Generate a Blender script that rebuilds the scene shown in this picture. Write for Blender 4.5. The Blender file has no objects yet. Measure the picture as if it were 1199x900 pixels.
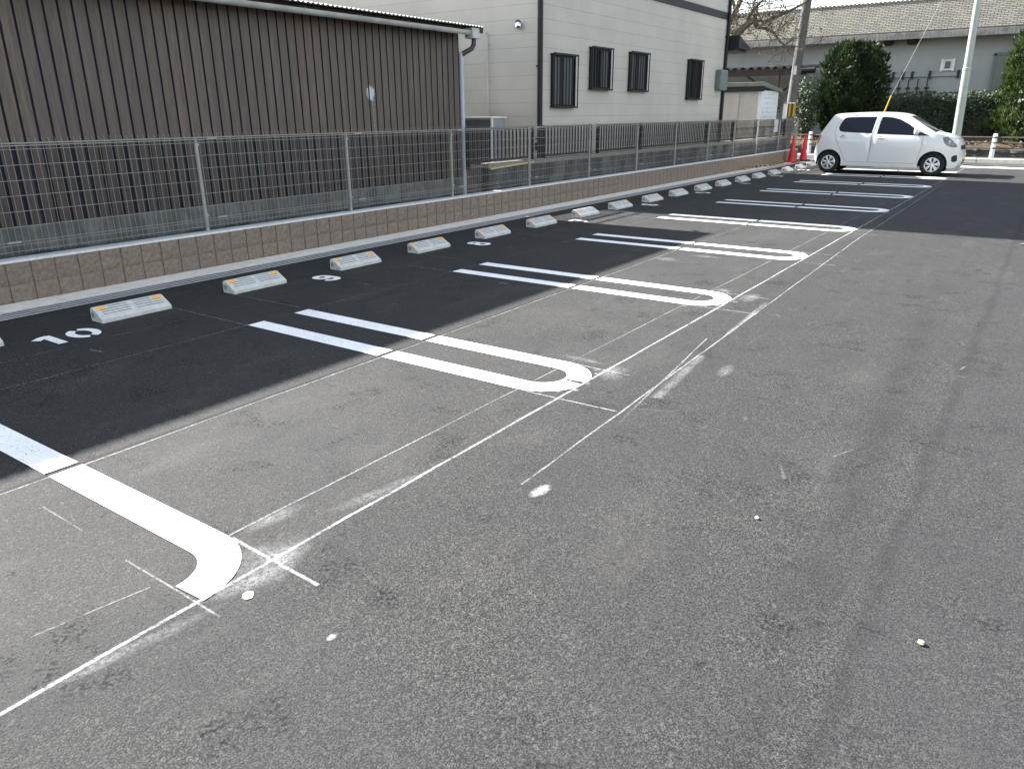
import bpy, math, random
from mathutils import Vector, Matrix
from mathutils.geometry import delaunay_2d_cdt
random.seed(7)
S = bpy.context.scene
COL = S.collection
R = math.radians
PI = math.pi

# ------------------------------------------------------------------ camera
F, PITCH, YAW, ROLL, CH = 871.641090, 0.348510724, 0.612218912, -0.00614815783, 1.52372232
cy, sy = math.cos(YAW), math.sin(YAW)
fwd = Vector((-sy*math.cos(PITCH), cy*math.cos(PITCH), -math.sin(PITCH)))
rt = Vector((cy, sy, 0)); up = rt.cross(fwd)
r_ = rt*math.cos(ROLL)+up*math.sin(ROLL); u_ = up*math.cos(ROLL)-rt*math.sin(ROLL)
cam_d = bpy.data.cameras.new('camera'); cam = bpy.data.objects.new('camera', cam_d); COL.objects.link(cam)
m = Matrix((r_, u_, -fwd)).transposed().to_4x4(); m.translation = Vector((0, 0, CH)); cam.matrix_world = m
cam_d.sensor_width = 36; cam_d.sensor_fit = 'HORIZONTAL'; cam_d.lens = F/1199*36
cam_d.clip_start = 0.05; cam_d.clip_end = 3000
S.camera = cam

# ------------------------------------------------------------------ light
SUN = Vector((1, -0.06, -0.696)).normalized()
sd = bpy.data.lights.new('sun', 'SUN'); so = bpy.data.objects.new('sun', sd); COL.objects.link(so)
sd.energy = 4.1; sd.angle = R(0.75); sd.color = (1, 0.965, 0.915)
so.rotation_euler = SUN.to_track_quat('-Z', 'Y').to_euler(); so.location = (-20, 5, 20)
W = bpy.data.worlds.new('World'); S.world = W; W.use_nodes = True
nt = W.node_tree; sky = nt.nodes.new('ShaderNodeTexSky'); sky.sky_type = 'NISHITA'; sky.sun_disc = False
sky.sun_elevation = math.asin(-SUN.z); sky.sun_rotation = math.atan2(-SUN.x, -SUN.y)
sky.air_density = 1.3; sky.dust_density = .7; sky.ozone_density = 1.0
hs = nt.nodes.new('ShaderNodeHueSaturation'); hs.inputs['Saturation'].default_value = .50; nt.links.new(sky.outputs[0], hs.inputs['Color'])
bg = nt.nodes['Background']; nt.links.new(hs.outputs[0], bg.inputs[0]); bg.inputs[1].default_value = 0.064
vs = S.view_settings; vs.view_transform = 'Standard'; vs.look = 'None'; vs.gamma = 1; vs.exposure = 2.7
vs.use_curve_mapping = False
S.cycles.max_bounces = 6

# ------------------------------------------------------------------ material helpers
class NT:
    def __init__(s, name):
        s.m = bpy.data.materials.new(name); s.m.use_nodes = True; s.t = s.m.node_tree
        s.b = s.t.nodes['Principled BSDF']; s.out = s.t.nodes['Material Output']
        s.geo = s.t.nodes.new('ShaderNodeTexCoord')
    def n(s, typ, **kw):
        n = s.t.nodes.new('ShaderNode'+typ)
        for k, v in kw.items(): setattr(n, k, v)
        return n
    def set(s, sock, v):
        if isinstance(v, bpy.types.NodeSocket): s.t.links.new(v, sock)
        elif isinstance(v, (tuple, list)) and len(v) == 3 and sock.type == 'RGBA': sock.default_value = (*v, 1)
        else: sock.default_value = v
    @property
    def P(s): return s.geo.outputs['Object']
    def mapv(s, scale=(1, 1, 1), loc=(0, 0, 0), rot=(0, 0, 0), v=None):
        n = s.n('Mapping'); s.set(n.inputs[0], v or s.P); n.inputs[1].default_value = loc
        n.inputs[2].default_value = rot; n.inputs[3].default_value = scale; return n.outputs[0]
    def noise(s, scale, detail=4, rough=.55, v=None, dist=0):
        n = s.n('TexNoise'); s.set(n.inputs['Vector'], v or s.P); n.inputs['Scale'].default_value = scale
        n.inputs['Detail'].default_value = detail; n.inputs['Roughness'].default_value = rough
        n.inputs['Distortion'].default_value = dist; return n.outputs['Fac']
    def vor(s, scale, out='Color', v=None, feature='F1'):
        n = s.n('TexVoronoi', feature=feature); s.set(n.inputs['Vector'], v or s.P)
        n.inputs['Scale'].default_value = scale; return n.outputs[out]
    def white(s, v):
        n = s.n('TexWhiteNoise', noise_dimensions='3D'); s.set(n.inputs['Vector'], v); return n.outputs['Value']
    def math(s, op, a, b=0., c=0., clamp=False):
        n = s.n('Math', operation=op, use_clamp=clamp); s.set(n.inputs[0], a); s.set(n.inputs[1], b)
        if len(n.inputs) > 2: s.set(n.inputs[2], c)
        return n.outputs[0]
    def ramp(s, f, lo, hi, a=0., b=1.):
        n = s.n('MapRange', interpolation_type='SMOOTHSTEP'); s.set(n.inputs[0], f)
        for i, v in enumerate((lo, hi, a, b)): s.set(n.inputs[1+i], v)
        return n.outputs[0]
    def lin(s, f, lo, hi, a=0., b=1.):
        n = s.n('MapRange'); s.set(n.inputs[0], f)
        for i, v in enumerate((lo, hi, a, b)): s.set(n.inputs[1+i], v)
        return n.outputs[0]
    def mix(s, f, a, b, mode='MIX'):
        n = s.n('Mix', data_type='RGBA', blend_type=mode, clamp_factor=True)
        s.set(n.inputs['Factor'], f); s.set(n.inputs[6], a); s.set(n.inputs[7], b); return n.outputs[2]
    def xyz(s, v=None):
        n = s.n('SeparateXYZ'); s.set(n.inputs[0], v or s.P); return n.outputs
    def comb(s, x, y, z=0.):
        n = s.n('CombineXYZ'); s.set(n.inputs[0], x); s.set(n.inputs[1], y); s.set(n.inputs[2], z); return n.outputs[0]
    def bump(s, h, strength=.3, dist=.01, prev=None):
        n = s.n('Bump'); s.set(n.inputs['Height'], h); n.inputs['Strength'].default_value = strength
        n.inputs['Distance'].default_value = dist
        if prev: s.t.links.new(prev, n.inputs['Normal'])
        return n.outputs[0]
    def fin(s, col, rough=.7, spec=.4, metal=0., normal=None, **kw):
        s.set(s.b.inputs['Base Color'], col); s.set(s.b.inputs['Roughness'], rough)
        s.set(s.b.inputs['Specular IOR Level'], spec); s.set(s.b.inputs['Metallic'], metal)
        if normal: s.t.links.new(normal, s.b.inputs['Normal'])
        for k, v in kw.items(): s.set(s.b.inputs[k.replace('_', ' ')], v)
        return s.m
    def alpha(s, a):
        s.set(s.b.inputs['Alpha'], a); return s.m

def plain(name, col, rough=.6, spec=.4, metal=0., var=.12, scale=6, bump=0., bs=60, **kw):
    k = NT(name); n = k.noise(scale, 5)
    c = k.mix(k.ramp(n, .3, .7), tuple(x*(1-var) for x in col), tuple(min(1, x*(1+var)) for x in col))
    nm = k.bump(k.noise(bs, 4), bump, .01) if bump else None
    return k.fin(c, rough, spec, metal, nm, **kw)

# ---- asphalt
def mat_asphalt():
    k = NT('asphalt'); x, y, z = k.xyz()
    wp = k.noise(40, 2)
    pv = k.mapv(v=k.comb(k.math('ADD', x, k.math('MULTIPLY', wp, .006)), k.math('ADD', y, k.math('MULTIPLY', wp, .004)), 0.))
    cell = k.vor(215, 'Color', pv); cs = k.xyz(cell)[0]
    cell2 = k.vor(120, 'Color', pv); cs2 = k.xyz(cell2)[1]
    d1 = k.vor(215, 'Distance', pv)
    base = k.mix(k.ramp(cs, .0, 1.), (.018, .0182, .0185), (.066, .0655, .064))
    base = k.mix(k.math('MULTIPLY', k.ramp(cs2, .84, .96), .5), base, (.110, .108, .102))
    base = k.mix(k.ramp(d1, .42, .78, 0, .75), base, (.010, .010, .0105))
    coarse = k.ramp(k.noise(1.5, 5, .65, k.mapv(loc=(3, 1, 0))), .46, .60)
    clus = k.ramp(k.noise(2.8, 6, .7, k.mapv(loc=(1.7, 4.1, 0))), .545, .655)
    pit = k.math('MAXIMUM', k.math('MULTIPLY', k.ramp(k.noise(105, 2, .5), .60, .67), k.lin(coarse, 0, 1, .45, .9)),
                 k.math('MULTIPLY', k.ramp(k.noise(62, 3, .6), .50, .57), clus))
    # broad tone
    base = k.mix(k.math('MULTIPLY', coarse, .30), base, (.030, .030, .031))
    t = k.noise(.8, 6, .65); base = k.mix(k.ramp(t, .38, .66, 0, .38), base, (.034, .035, .037))
    dust = k.ramp(k.noise(2.2, 6, .65, k.mapv((1, .35, 1))), .52, .74)
    lane = k.ramp(x, -2.1, -1.2)
    base = k.mix(k.math('MULTIPLY', dust, .20), base, (.10, .096, .088))
    bay = k.math('MULTIPLY', k.ramp(x, -3.55, -3.3), k.ramp(x, -1.9, -2.2))
    base = k.mix(k.math('MULTIPLY', bay, k.ramp(k.noise(1.3, 4), .3, .7, .02, .12)), base, (.10, .097, .092))
    base = k.mix(k.math('MULTIPLY', pit, .92), base, (.0075, .0075, .008))
    # paving joint and the tyre band that runs beside it
    wob = k.math('MULTIPLY', k.math('SUBTRACT', k.noise(2.5, 4), .5), .09)
    dj = k.math('ABSOLUTE', k.math('ADD', k.math('ADD', x, .215), wob))
    joint = k.math('MULTIPLY', k.ramp(dj, .05, .006), k.ramp(k.noise(5, 3), .3, .6, .35, .9))
    right = k.ramp(k.math('ADD', x, wob), -.235, -.19)
    base = k.mix(k.math('MULTIPLY', right, k.lin(y, 1, 9, .32, .12)), base, (.030, .030, .033))
    bx = k.math('ADD', k.math('MULTIPLY', y, -.045), -.29)
    db = k.math('ABSOLUTE', k.math('ADD', k.math('SUBTRACT', x, bx), k.math('MULTIPLY', wob, 1.6)))
    band = k.math('MULTIPLY', k.ramp(db, .15, .0), k.ramp(k.noise(1.7, 4), .35, .6, .25, .8))
    band = k.math('MULTIPLY', band, k.ramp(y, 9, 6))
    for cx, cyy in ((-.42, 2.43), (-.45, 4.43)):
        dx = k.ramp(k.math('ABSOLUTE', k.math('SUBTRACT', x, cx)), .15, .05)
        dy = k.ramp(k.math('ABSOLUTE', k.math('ADD', k.math('SUBTRACT', y, cyy), k.math('MULTIPLY', wob, .4))), .05, .005)
        band = k.math('MAXIMUM', band, k.math('MULTIPLY', dx, k.math('MULTIPLY', dy, .75)))
    # a second, fainter pair of tyre passes further left, and an oil spot
    w2 = k.math('MULTIPLY', k.math('SUBTRACT', k.noise(.6, 2), .5), .5)
    d2 = k.math('ABSOLUTE', k.math('ADD', k.math('ADD', x, .95), w2))
    band = k.math('MAXIMUM', band, k.math('MULTIPLY', k.ramp(d2, .22, .02), k.ramp(k.noise(1.1, 3), .45, .7, 0, .38)))
    ox = k.math('DIVIDE', k.math('SUBTRACT', x, -1.16), 1.0); oy = k.math('MULTIPLY', k.math('SUBTRACT', y, 4.52), 1.9)
    od = k.math('ADD', k.math('SQRT', k.math('ADD', k.math('MULTIPLY', ox, ox), k.math('MULTIPLY', oy, oy))),
                k.math('MULTIPLY', k.math('SUBTRACT', k.noise(30, 3), .5), .14))
    band = k.math('MAXIMUM', band, k.ramp(od, .12, .05, 0, .7))
    dark = k.math('MAXIMUM', joint, band)
    base = k.mix(k.math('MULTIPLY', dark, .44), base, (.016, .016, .017))
    # paving seam under the bay markings
    sj = k.ramp(k.math('ABSOLUTE', k.math('ADD', k.math('ADD', x, 3.46), k.math('MULTIPLY', wob, .18))), .022, .004)
    base = k.mix(k.math('MULTIPLY', sj, .7), base, (.012, .012, .013))
    # pale scuffs
    sc = k.ramp(k.noise(9, 5, .7, k.mapv((1, .28, 1), rot=(0, 0, .5))), .67, .80)
    base = k.mix(k.math('MULTIPLY', sc, k.math('MULTIPLY', lane, .55)), base, (.17, .165, .155))
    h = k.math('ADD', k.math('MULTIPLY', d1, -.8), k.math('MULTIPLY', pit, -2.2))
    nm = k.bump(h, .34, .0045)
    return k.fin(base, k.lin(cs, 0, 1, .75, .98), .10, 0, nm)

def mat_siding_wood(f=1.):
    k = NT('brown wood print siding'); x, y, z = k.xyz()
    bd = k.math('FLOOR', k.math('DIVIDE', k.math('SUBTRACT', y, .065), .133))
    rnd = k.white(k.comb(bd, 3.3, 0))
    gv = k.comb(k.math('MULTIPLY', y, 1.), k.math('MULTIPLY', rnd, 37.), k.math('MULTIPLY', z, .045))
    g = k.noise(70, 5, .65, gv, 1.2); g2 = k.noise(22, 4, .6, gv, 1.5)
    c = k.mix(k.ramp(g, .35, .70), (0.070, 0.053, 0.045), (0.132, 0.100, 0.084))
    c = k.mix(k.ramp(g2, .48, .66, 0, .75), c, (0.155, 0.115, 0.092))
    c = k.mix(k.math('MULTIPLY', rnd, .45), c, (0.066, 0.054, 0.050))
    spl = k.math('ADD', k.math('ADD', k.math('POWER', k.math('DIVIDE', k.math('SUBTRACT', y, 4.955), .085), 2.),
                 k.math('POWER', k.math('DIVIDE', k.math('SUBTRACT', z, 1.80), .10), 2.)), k.math('MULTIPLY', k.math('SUBTRACT', k.noise(22, 4, .7), .5), 3.0))
    c = k.mix(k.ramp(spl, 1.1, .4, 0, .8), c, (0.50, 0.53, 0.57))
    for yy, w in ((4.92, .010), (4.985, .012), (5.015, .007)):
        run = k.math('MULTIPLY', k.ramp(k.math('ABSOLUTE', k.math('SUBTRACT', y, yy)), w, w*.3), k.ramp(z, 1.82, 1.72))
        run = k.math('MULTIPLY', run, k.math('MULTIPLY', k.ramp(z, .75, 1.2), k.ramp(k.noise(20, 3), .35, .6, .1, .6)))
        c = k.mix(run, c, (0.32, 0.33, 0.35))
    grime = k.ramp(k.noise(3, 5, .6, k.mapv((1, 1, .25))), .5, .8, 0, .25)
    c = k.mix(grime, c, (0.132, 0.117, 0.108))
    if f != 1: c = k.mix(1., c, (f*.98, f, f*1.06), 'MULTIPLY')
    return k.fin(c, .55, .35, 0, k.bump(g, .12, .003))

def mat_house():
    k = NT('cream panel siding'); x, y, z = k.xyz()
    zz = k.math('DIVIDE', k.math('SUBTRACT', z, .095), .229)
    fr = k.math('FRACT', zz); row = k.math('FLOOR', zz)
    line = k.ramp(k.math('MINIMUM', fr, k.math('SUBTRACT', 1., fr)), .045, .012)
    h = k.math('ADD', x, y); vj = k.math('DIVIDE', k.math('ADD', h, .9), 3.03)
    vf = k.math('FRACT', vj); vline = k.ramp(k.math('MINIMUM', vf, k.math('SUBTRACT', 1., vf)), .0030, .0008)
    g = k.math('MAXIMUM', line, k.math('MULTIPLY', vline, .6))
    c = k.mix(k.ramp(k.noise(1.2, 4), .3, .7), (0.3996, 0.3767, 0.3319), (0.4520, 0.4267, 0.3806))
    pr = k.white(k.comb(row, k.math('FLOOR', vj), 2.))
    c = k.mix(k.math('MULTIPLY', pr, .22), c, (0.3862, 0.3666, 0.3299))
    c = k.mix(k.ramp(k.noise(2.5, 5, .6, k.mapv((1, 1, .15))), .55, .8, 0, .25), c, (0.3276, 0.3116, 0.2851))
    c = k.mix(k.math('MULTIPLY', g, .30), c, (0.1962, 0.1885, 0.1778))
    nb = k.vor(26, 'Distance', k.mapv((1, 1, 1.5)))
    hh = k.math('ADD', k.math('MULTIPLY', nb, .55), k.math('MULTIPLY', g, -1.))
    return k.fin(c, .62, .35, 0, k.bump(hh, .30, .010))

def mat_blocks():
    k = NT('split face block'); x, y, z = k.xyz()
    bi = k.math('FLOOR', k.math('DIVIDE', k.math('SUBTRACT', y, .0665), .2015)); row = k.math('FLOOR', k.math('DIVIDE', z, .17))
    rnd = k.white(k.comb(bi, row, 1.))
    n = k.noise(28, 6, .7); n2 = k.noise(7, 4)
    c = k.mix(k.ramp(n, .3, .7), (0.1617, 0.1254, 0.099), (0.2557, 0.2062, 0.165))
    c = k.mix(k.math('MULTIPLY', rnd, .5), c, (0.1782, 0.1452, 0.1204))
    c = k.mix(k.ramp(n2, .55, .8, 0, .35), c, (0.2887, 0.2475, 0.2062))
    c = k.mix(k.ramp(k.noise(90, 2), .66, .74, 0, .5), c, (0.4125, 0.3712, 0.3217))
    return k.fin(c, .9, .2, 0, k.bump(n, .9, .02))

def mat_conc(name, a, b, stain=.3, sc=8, st=(.08, .08, .08), bmp=.3, streak=0.):
    k = NT(name); n = k.noise(sc, 6, .65)
    c = k.mix(k.ramp(n, .3, .7), a, b)
    c = k.mix(k.ramp(k.noise(1.6, 6, .7, k.mapv((1, 1, .35))), .45, .72, 0, stain), c, st)
    c = k.mix(k.ramp(k.noise(120, 2), .6, .72, 0, .25), c, tuple(v*.55 for v in a))
    if streak: c = k.mix(k.ramp(k.noise(9, 5, .7, k.mapv((1, 1, .12))), .46, .62, 0, streak), c, st)
    return k.fin(c, .85, .25, 0, k.bump(k.noise(60, 4, .7), bmp, .008))

def mat_oldblock():
    k = NT('old stained block'); x, y, z = k.xyz()
    br = k.n('TexBrick'); k.set(br.inputs['Vector'], k.comb(k.math('ADD', x, y), z, 0.))
    br.offset = .5; br.inputs['Scale'].default_value = 1; br.inputs['Brick Width'].default_value = .4
    br.inputs['Row Height'].default_value = .195; br.inputs['Mortar Size'].default_value = .005
    n = k.noise(2.4, 6, .7, k.mapv((1, 1, .45)))
    c = k.mix(k.ramp(n, .33, .62), (0.1313, 0.1313, 0.1288), (0.045, 0.0462, 0.0488))
    c = k.mix(k.ramp(k.noise(14, 5, .7), .5, .75, 0, .5), c, (0.1875, 0.1875, 0.1825))
    c = k.mix(k.math('MULTIPLY', br.outputs['Fac'], .6), c, (0.0438, 0.0438, 0.0438))
    return k.fin(c, .9, .2, 0, k.bump(k.noise(50, 4, .7), .4, .008))

def mat_paint():
    k = NT('white road paint'); n = k.noise(55, 5, .75)
    c = k.mix(k.ramp(k.noise(3, 5), .35, .7), (.76, .76, .74), (.82, .82, .80))
    c = k.mix(k.ramp(n, .62, .78, 0, .45), c, (.56, .55, .53))
    c = k.mix(k.ramp(k.noise(6, 6, .75), .60, .76, 0, .25), c, (.58, .57, .545))
    sp = k.math('MULTIPLY', k.ramp(k.noise(110, 2, .5), .625, .67), k.ramp(k.noise(5, 5, .65), .42, .60, .25, 1.))
    c = k.mix(sp, c, (.07, .07, .068))
    h = k.math('MULTIPLY', k.vor(150, 'Distance'), -1.)
    return k.fin(c, .75, .15, 0, k.bump(h, .4, .004))

def mat_chalk():
    k = NT('chalk line white')
    at = k.n('Attribute', attribute_name='dens'); d = at.outputs['Fac']
    n = k.noise(60, 5, .8); n2 = k.noise(5, 4, .6)
    a = k.math('MULTIPLY', k.math('MULTIPLY', d, k.ramp(n, .36, .62, .10, 1.)), k.ramp(n2, .3, .6, .35, 1.))
    k.fin((.74, .76, .76), .8, .2); return k.alpha(a)

def mat_leaf(name, a, b, c, rough=.55, trans=.25, spec=.35):
    k = NT(name); at = k.n('Attribute', attribute_name='v'); f = at.outputs['Fac']
    col = k.mix(k.ramp(f, .0, .6), a, b); col = k.mix(k.ramp(f, .6, 1.), col, c)
    k.fin(col, rough, spec)
    tr = k.n('BsdfTranslucent'); k.set(tr.inputs[0], col)
    mx = k.n('MixShader'); mx.inputs[0].default_value = trans
    k.t.links.new(k.b.outputs[0], mx.inputs[1]); k.t.links.new(tr.outputs[0], mx.inputs[2]); k.t.links.new(mx.outputs[0], k.out.inputs[0])
    return k.m

def mat_tile():
    k = NT('pale brick mansard tile'); x, y, z = k.xyz()
    br = k.n('TexBrick'); k.set(br.inputs['Vector'], k.comb(x, k.math('MULTIPLY', z, 1.25), 0.))
    br.offset = .5; br.inputs['Scale'].default_value = 1.35; br.inputs['Brick Width'].default_value = .30
    br.inputs['Row Height'].default_value = .105; br.inputs['Mortar Size'].default_value = .020; br.inputs['Mortar Smooth'].default_value = .3
    br.inputs['Color1'].default_value = (0.2320, 0.2147, 0.1802, 1); br.inputs['Color2'].default_value = (0.3364, 0.3164, 0.2703, 1)
    br.inputs['Mortar'].default_value = (0.0464, 0.0418, 0.0339, 1)
    c = k.mix(k.ramp(k.noise(1.0, 5, .65), .5, .75, 0, .4), br.outputs['Color'], (0.1972, 0.1695, 0.1272))
    return k.fin(c, .7, .3, 0, k.bump(br.outputs['Fac'], -.5, .02))

def mat_stucco():
    k = NT('weathered white stucco')
    c = k.mix(k.ramp(k.noise(.9, 5, .6), .35, .7), (0.2821, 0.2983, 0.2970), (0.3307, 0.3458, 0.3405))
    c = k.mix(k.ramp(k.noise(2.6, 6, .75), .60, .74, 0, .5), c, (0.1685, 0.1742, 0.1670))
    c = k.mix(k.ramp(k.noise(1.2, 4, .6, k.mapv((2, 2, .2))), .55, .8, 0, .3), c, (0.1979, 0.1967, 0.1814))
    return k.fin(c, .85, .2, 0, k.bump(k.noise(30, 4), .2, .01))

def mat_bark():
    k = NT('grey brown bark'); n = k.noise(22, 5, .7, k.mapv((1, 1, .25)))
    return k.fin(k.mix(k.ramp(n, .3, .7), (.045, .036, .028), (.15, .125, .10)), .9, .2, 0, k.bump(n, .6, .02))

def mat_car():
    k = NT('white car paint'); return k.fin((.68, .68, .67), .20, .5, 0, None, Coat_Weight=.6, Coat_Roughness=.05)

def mat_pole():
    k = NT('weathered concrete pole'); n = k.noise(9, 5, .7, k.mapv((1, 1, .3)))
    return k.fin(k.mix(k.ramp(n, .3, .7), (.072, .070, .066), (.118, .115, .108)), .85, .25, 0, k.bump(k.noise(60, 3), .2, .005))

def mat_stripes(name, a, b, period, axis=2, slant=0.):
    k = NT(name); o = k.xyz(); v = k.math('ADD', o[axis], k.math('MULTIPLY', o[0], slant))
    f = k.math('GREATER_THAN', k.math('FRACT', k.math('DIVIDE', v, period)), .5)
    return k.fin(k.mix(f, a, b), .5, .4)

def mat_stop():
    k = NT('recycled grey plastic'); n = k.noise(18, 5, .7)
    c = k.mix(k.ramp(n, .35, .7), (0.432, 0.432, 0.414), (0.552, 0.552, 0.528))
    c = k.mix(k.ramp(k.noise(5, 6, .75), .55, .75, 0, .4), c, (0.36, 0.348, 0.324))
    return k.fin(c, .65, .3, 0, k.bump(k.noise(90, 3), .12, .003))

def mat_curb_grating():
    k = NT('slotted drain steel'); y = k.xyz()[1]
    return k.fin(k.mix(k.ramp(k.noise(15, 4), .3, .7), (.42, .43, .43), (.54, .55, .55)), .5, .5, .35)

A = {}
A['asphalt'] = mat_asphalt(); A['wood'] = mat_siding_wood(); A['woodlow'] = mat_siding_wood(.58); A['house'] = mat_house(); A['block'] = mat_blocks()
A['conc'] = mat_conc('pale concrete kerb', (0.6071, 0.5733, 0.5018), (0.7727, 0.7232, 0.6335), .2, 10, (0.4415, 0.4146, 0.3619))
A['found'] = mat_conc('foundation concrete', (0.0945, 0.0972, 0.0972), (0.1688, 0.1715, 0.1701), .6, 5, (0.0675, 0.0709, 0.0759), .3, .7)
A['cap'] = mat_conc('mortar capping', (0.504, 0.516, 0.516), (0.624, 0.636, 0.636), .2, 14, (0.408, 0.408, 0.408))
A['sand'] = mat_conc('beige coping', (0.1666, 0.1519, 0.1225), (0.2254, 0.2058, 0.1666), .35, 8, (0.1078, 0.0980, 0.0833))
A['oldblock'] = mat_oldblock(); A['paint'] = mat_paint(); A['chalk'] = mat_chalk()
A['galv'] = plain('galvanised steel wire', (.23, .225, .21), .5, .4, .3, .1, 20)
A['post'] = plain('grey coated fence post', (0.308, 0.308, 0.301), .5, .4, .3, .08, 9)
A['bronze'] = plain('dark bronze aluminium', (.012, .012, .015), .5, .25, .0, .15, 9)
A['groove'] = plain('dark board joint', (.018, .020, .030), .8, .2)
A['black'] = plain('matte black', (.012, .012, .013), .6, .4)
A['rubber'] = plain('tyre rubber', (.016, .016, .016), .85, .25, bump=.2)
A['band'] = plain('slate grey trim board', (.016, .018, .023), .6, .3)
A['gutter'] = plain('aged beige gutter', (0.364, 0.371, 0.35), .5, .4, var=.18, scale=4)
A['pvc'] = plain('blue grey pvc pipe', (0.345, 0.39, 0.45), .4, .45, var=.06)
A['pvcdark'] = plain('dark grey pvc elbow', (.03, .033, .036), .4, .45)
A['pvcbeige'] = plain('beige conduit', (0.42, 0.399, 0.35), .5, .4)
A['zinc'] = plain('corrugated roof sheet', (.50, .50, .49), .4, .5, .3, .2, 5)
A['pane'] = NT('window glass').fin((.02, .025, .028), .08, .5)
A['frost'] = NT('frosted window glass').fin((.085, .10, .105), .28, .5)
A['greenpane'] = NT('green tinted glass').fin((.055, .085, .077), .15, .5)
A['meter'] = plain('grey green meter box', (0.1275, 0.15, 0.15), .5, .4)
A['steel'] = NT('polished steel dome').fin((.62, .63, .64), .12, .5, 1.)
A['acwhite'] = plain('ivory sheet metal', (0.56, 0.56, 0.525), .5, .4, var=.06)
A['acgrey'] = plain('grey sheet metal', (0.21, 0.224, 0.2408), .5, .4, var=.06)
A['acdark'] = plain('dark grey panel', (0.063, 0.0658, 0.07), .5, .4)
A['bamboo'] = plain('yellow plastic pole', (.48, .38, .16), .5, .4)
A['tile'] = mat_tile(); A['stucco'] = mat_stucco(); A['bark'] = mat_bark(); A['car'] = mat_car(); A['upole'] = mat_pole()
A['fascia'] = plain('weathered grey fascia', (0.28, 0.266, 0.2492), .7, .3, var=.25, scale=3)
A['dark_timber'] = plain('dark stained timber', (.035, .028, .024), .7, .3, var=.3)
A['timber'] = plain('brown timber', (.10, .07, .05), .8, .25, var=.3)
A['roofbrown'] = plain('brown corrugated sheet', (.07, .055, .045), .6, .4, var=.3)
A['shedwhite'] = plain('white pressed steel', (0.621, 0.6412, 0.6615), .4, .45, var=.04)
A['shedcream'] = plain('cream pressed steel', (0.3900, 0.3705, 0.3380), .5, .3, var=.05)
A['shedroof'] = plain('moss grey steel roof', (0.15, 0.165, 0.138), .5, .3, var=.12)
A['lamp'] = plain('pale green grey steel pole', (.26, .285, .265), .42, .5, .15, .07, 6)
A['guardwhite'] = plain('white painted post', (0.6875, 0.7, 0.7), .4, .45, var=.08)
A['guardgrey'] = plain('grey painted rail', (.07, .066, .062), .5, .45, .2, .15)
A['cone'] = plain('red cone plastic', (.55, .018, .022), .45, .4, var=.1)
A['stone'] = mat_conc('rubble stone', (0.052, 0.0494, 0.0442), (0.13, 0.1209, 0.1066), .4, 6, (0.052, 0.052, 0.0455), .9)
A['soil'] = mat_conc('dry soil', (.040, .029, .019), (.082, .060, .038), .4, 3, (0.072, 0.06, 0.042), .9)
A['street'] = mat_conc('street asphalt', (.060, .058, .056), (.085, .083, .080), .25, 6, (.04, .04, .04), .4)
A['ground'] = mat_conc('gravelly ground', (0.096, 0.09, 0.0804), (0.15, 0.1416, 0.126), .3, 3, (0.096, 0.09, 0.078), .6)
A['stop'] = mat_stop(); A['grate'] = mat_curb_grating()
A['orange'] = NT('orange reflector').fin((.80, .34, .015), .3, .6)
A['tape'] = mat_stripes('yellow black stripe', (.62, .43, .03), (.015, .015, .015), .16, 1)
A['guyyellow'] = plain('yellow guy cover', (0.3844, 0.2604, 0.0248), .5, .4)
A['tagwhite'] = plain('white tag', (0.588, 0.602, 0.616), .5, .4, var=.04)
A['carglass'] = NT('car window glass').fin((.004, .007, .015), .06, .20)
A['chrome'] = NT('silver wheel cover').fin((.55, .56, .57), .3, .5, .75)
A['carblack'] = NT('car black trim').fin((.010, .010, .011), .4, .4)
A['lens'] = NT('clear lamp lens').fin((.10, .105, .11), .08, .7, .3)
A['red'] = NT('red lamp lens').fin((.42, .16, .15), .15, .6)
A['plate'] = NT('yellow number plate').fin((.62, .44, .04), .4, .4)
A['cliptone'] = plain('dull zinc clip', (.26, .26, .25), .5, .4)
A['groovegrey'] = plain('shadowed rib groove', (.15, .15, .145), .8, .2)
A['wire'] = NT('black cable').fin((.02, .02, .022), .6, .3)
A['rope'] = mat_stripes('yellow black rope', (.34, .22, .04), (.02, .018, .015), .30, 1)
A['juniper'] = mat_leaf('juniper foliage', (0.0067, 0.0158, 0.0060), (0.0165, 0.0330, 0.0090), (0.0390, 0.0615, 0.0165))
A['juniperlight'] = mat_leaf('bright juniper foliage', (0.0122, 0.0257, 0.0073), (0.0306, 0.0551, 0.0122), (0.0734, 0.1010, 0.0245))
A['ivy'] = mat_leaf('ivy leaves', (.010, .022, .010), (.024, .048, .016), (.060, .090, .030))
A['camellia'] = mat_leaf('glossy shrub leaves', (.010, .024, .009), (.024, .048, .015), (.060, .098, .030), .5, .15, .3)
A['dryleaf'] = mat_leaf('dry leaves', (.07, .045, .02), (.13, .10, .035), (.20, .18, .06))
A['twig'] = plain('bare twigs', (.085, .066, .052), .9, .2, var=.3)

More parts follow.
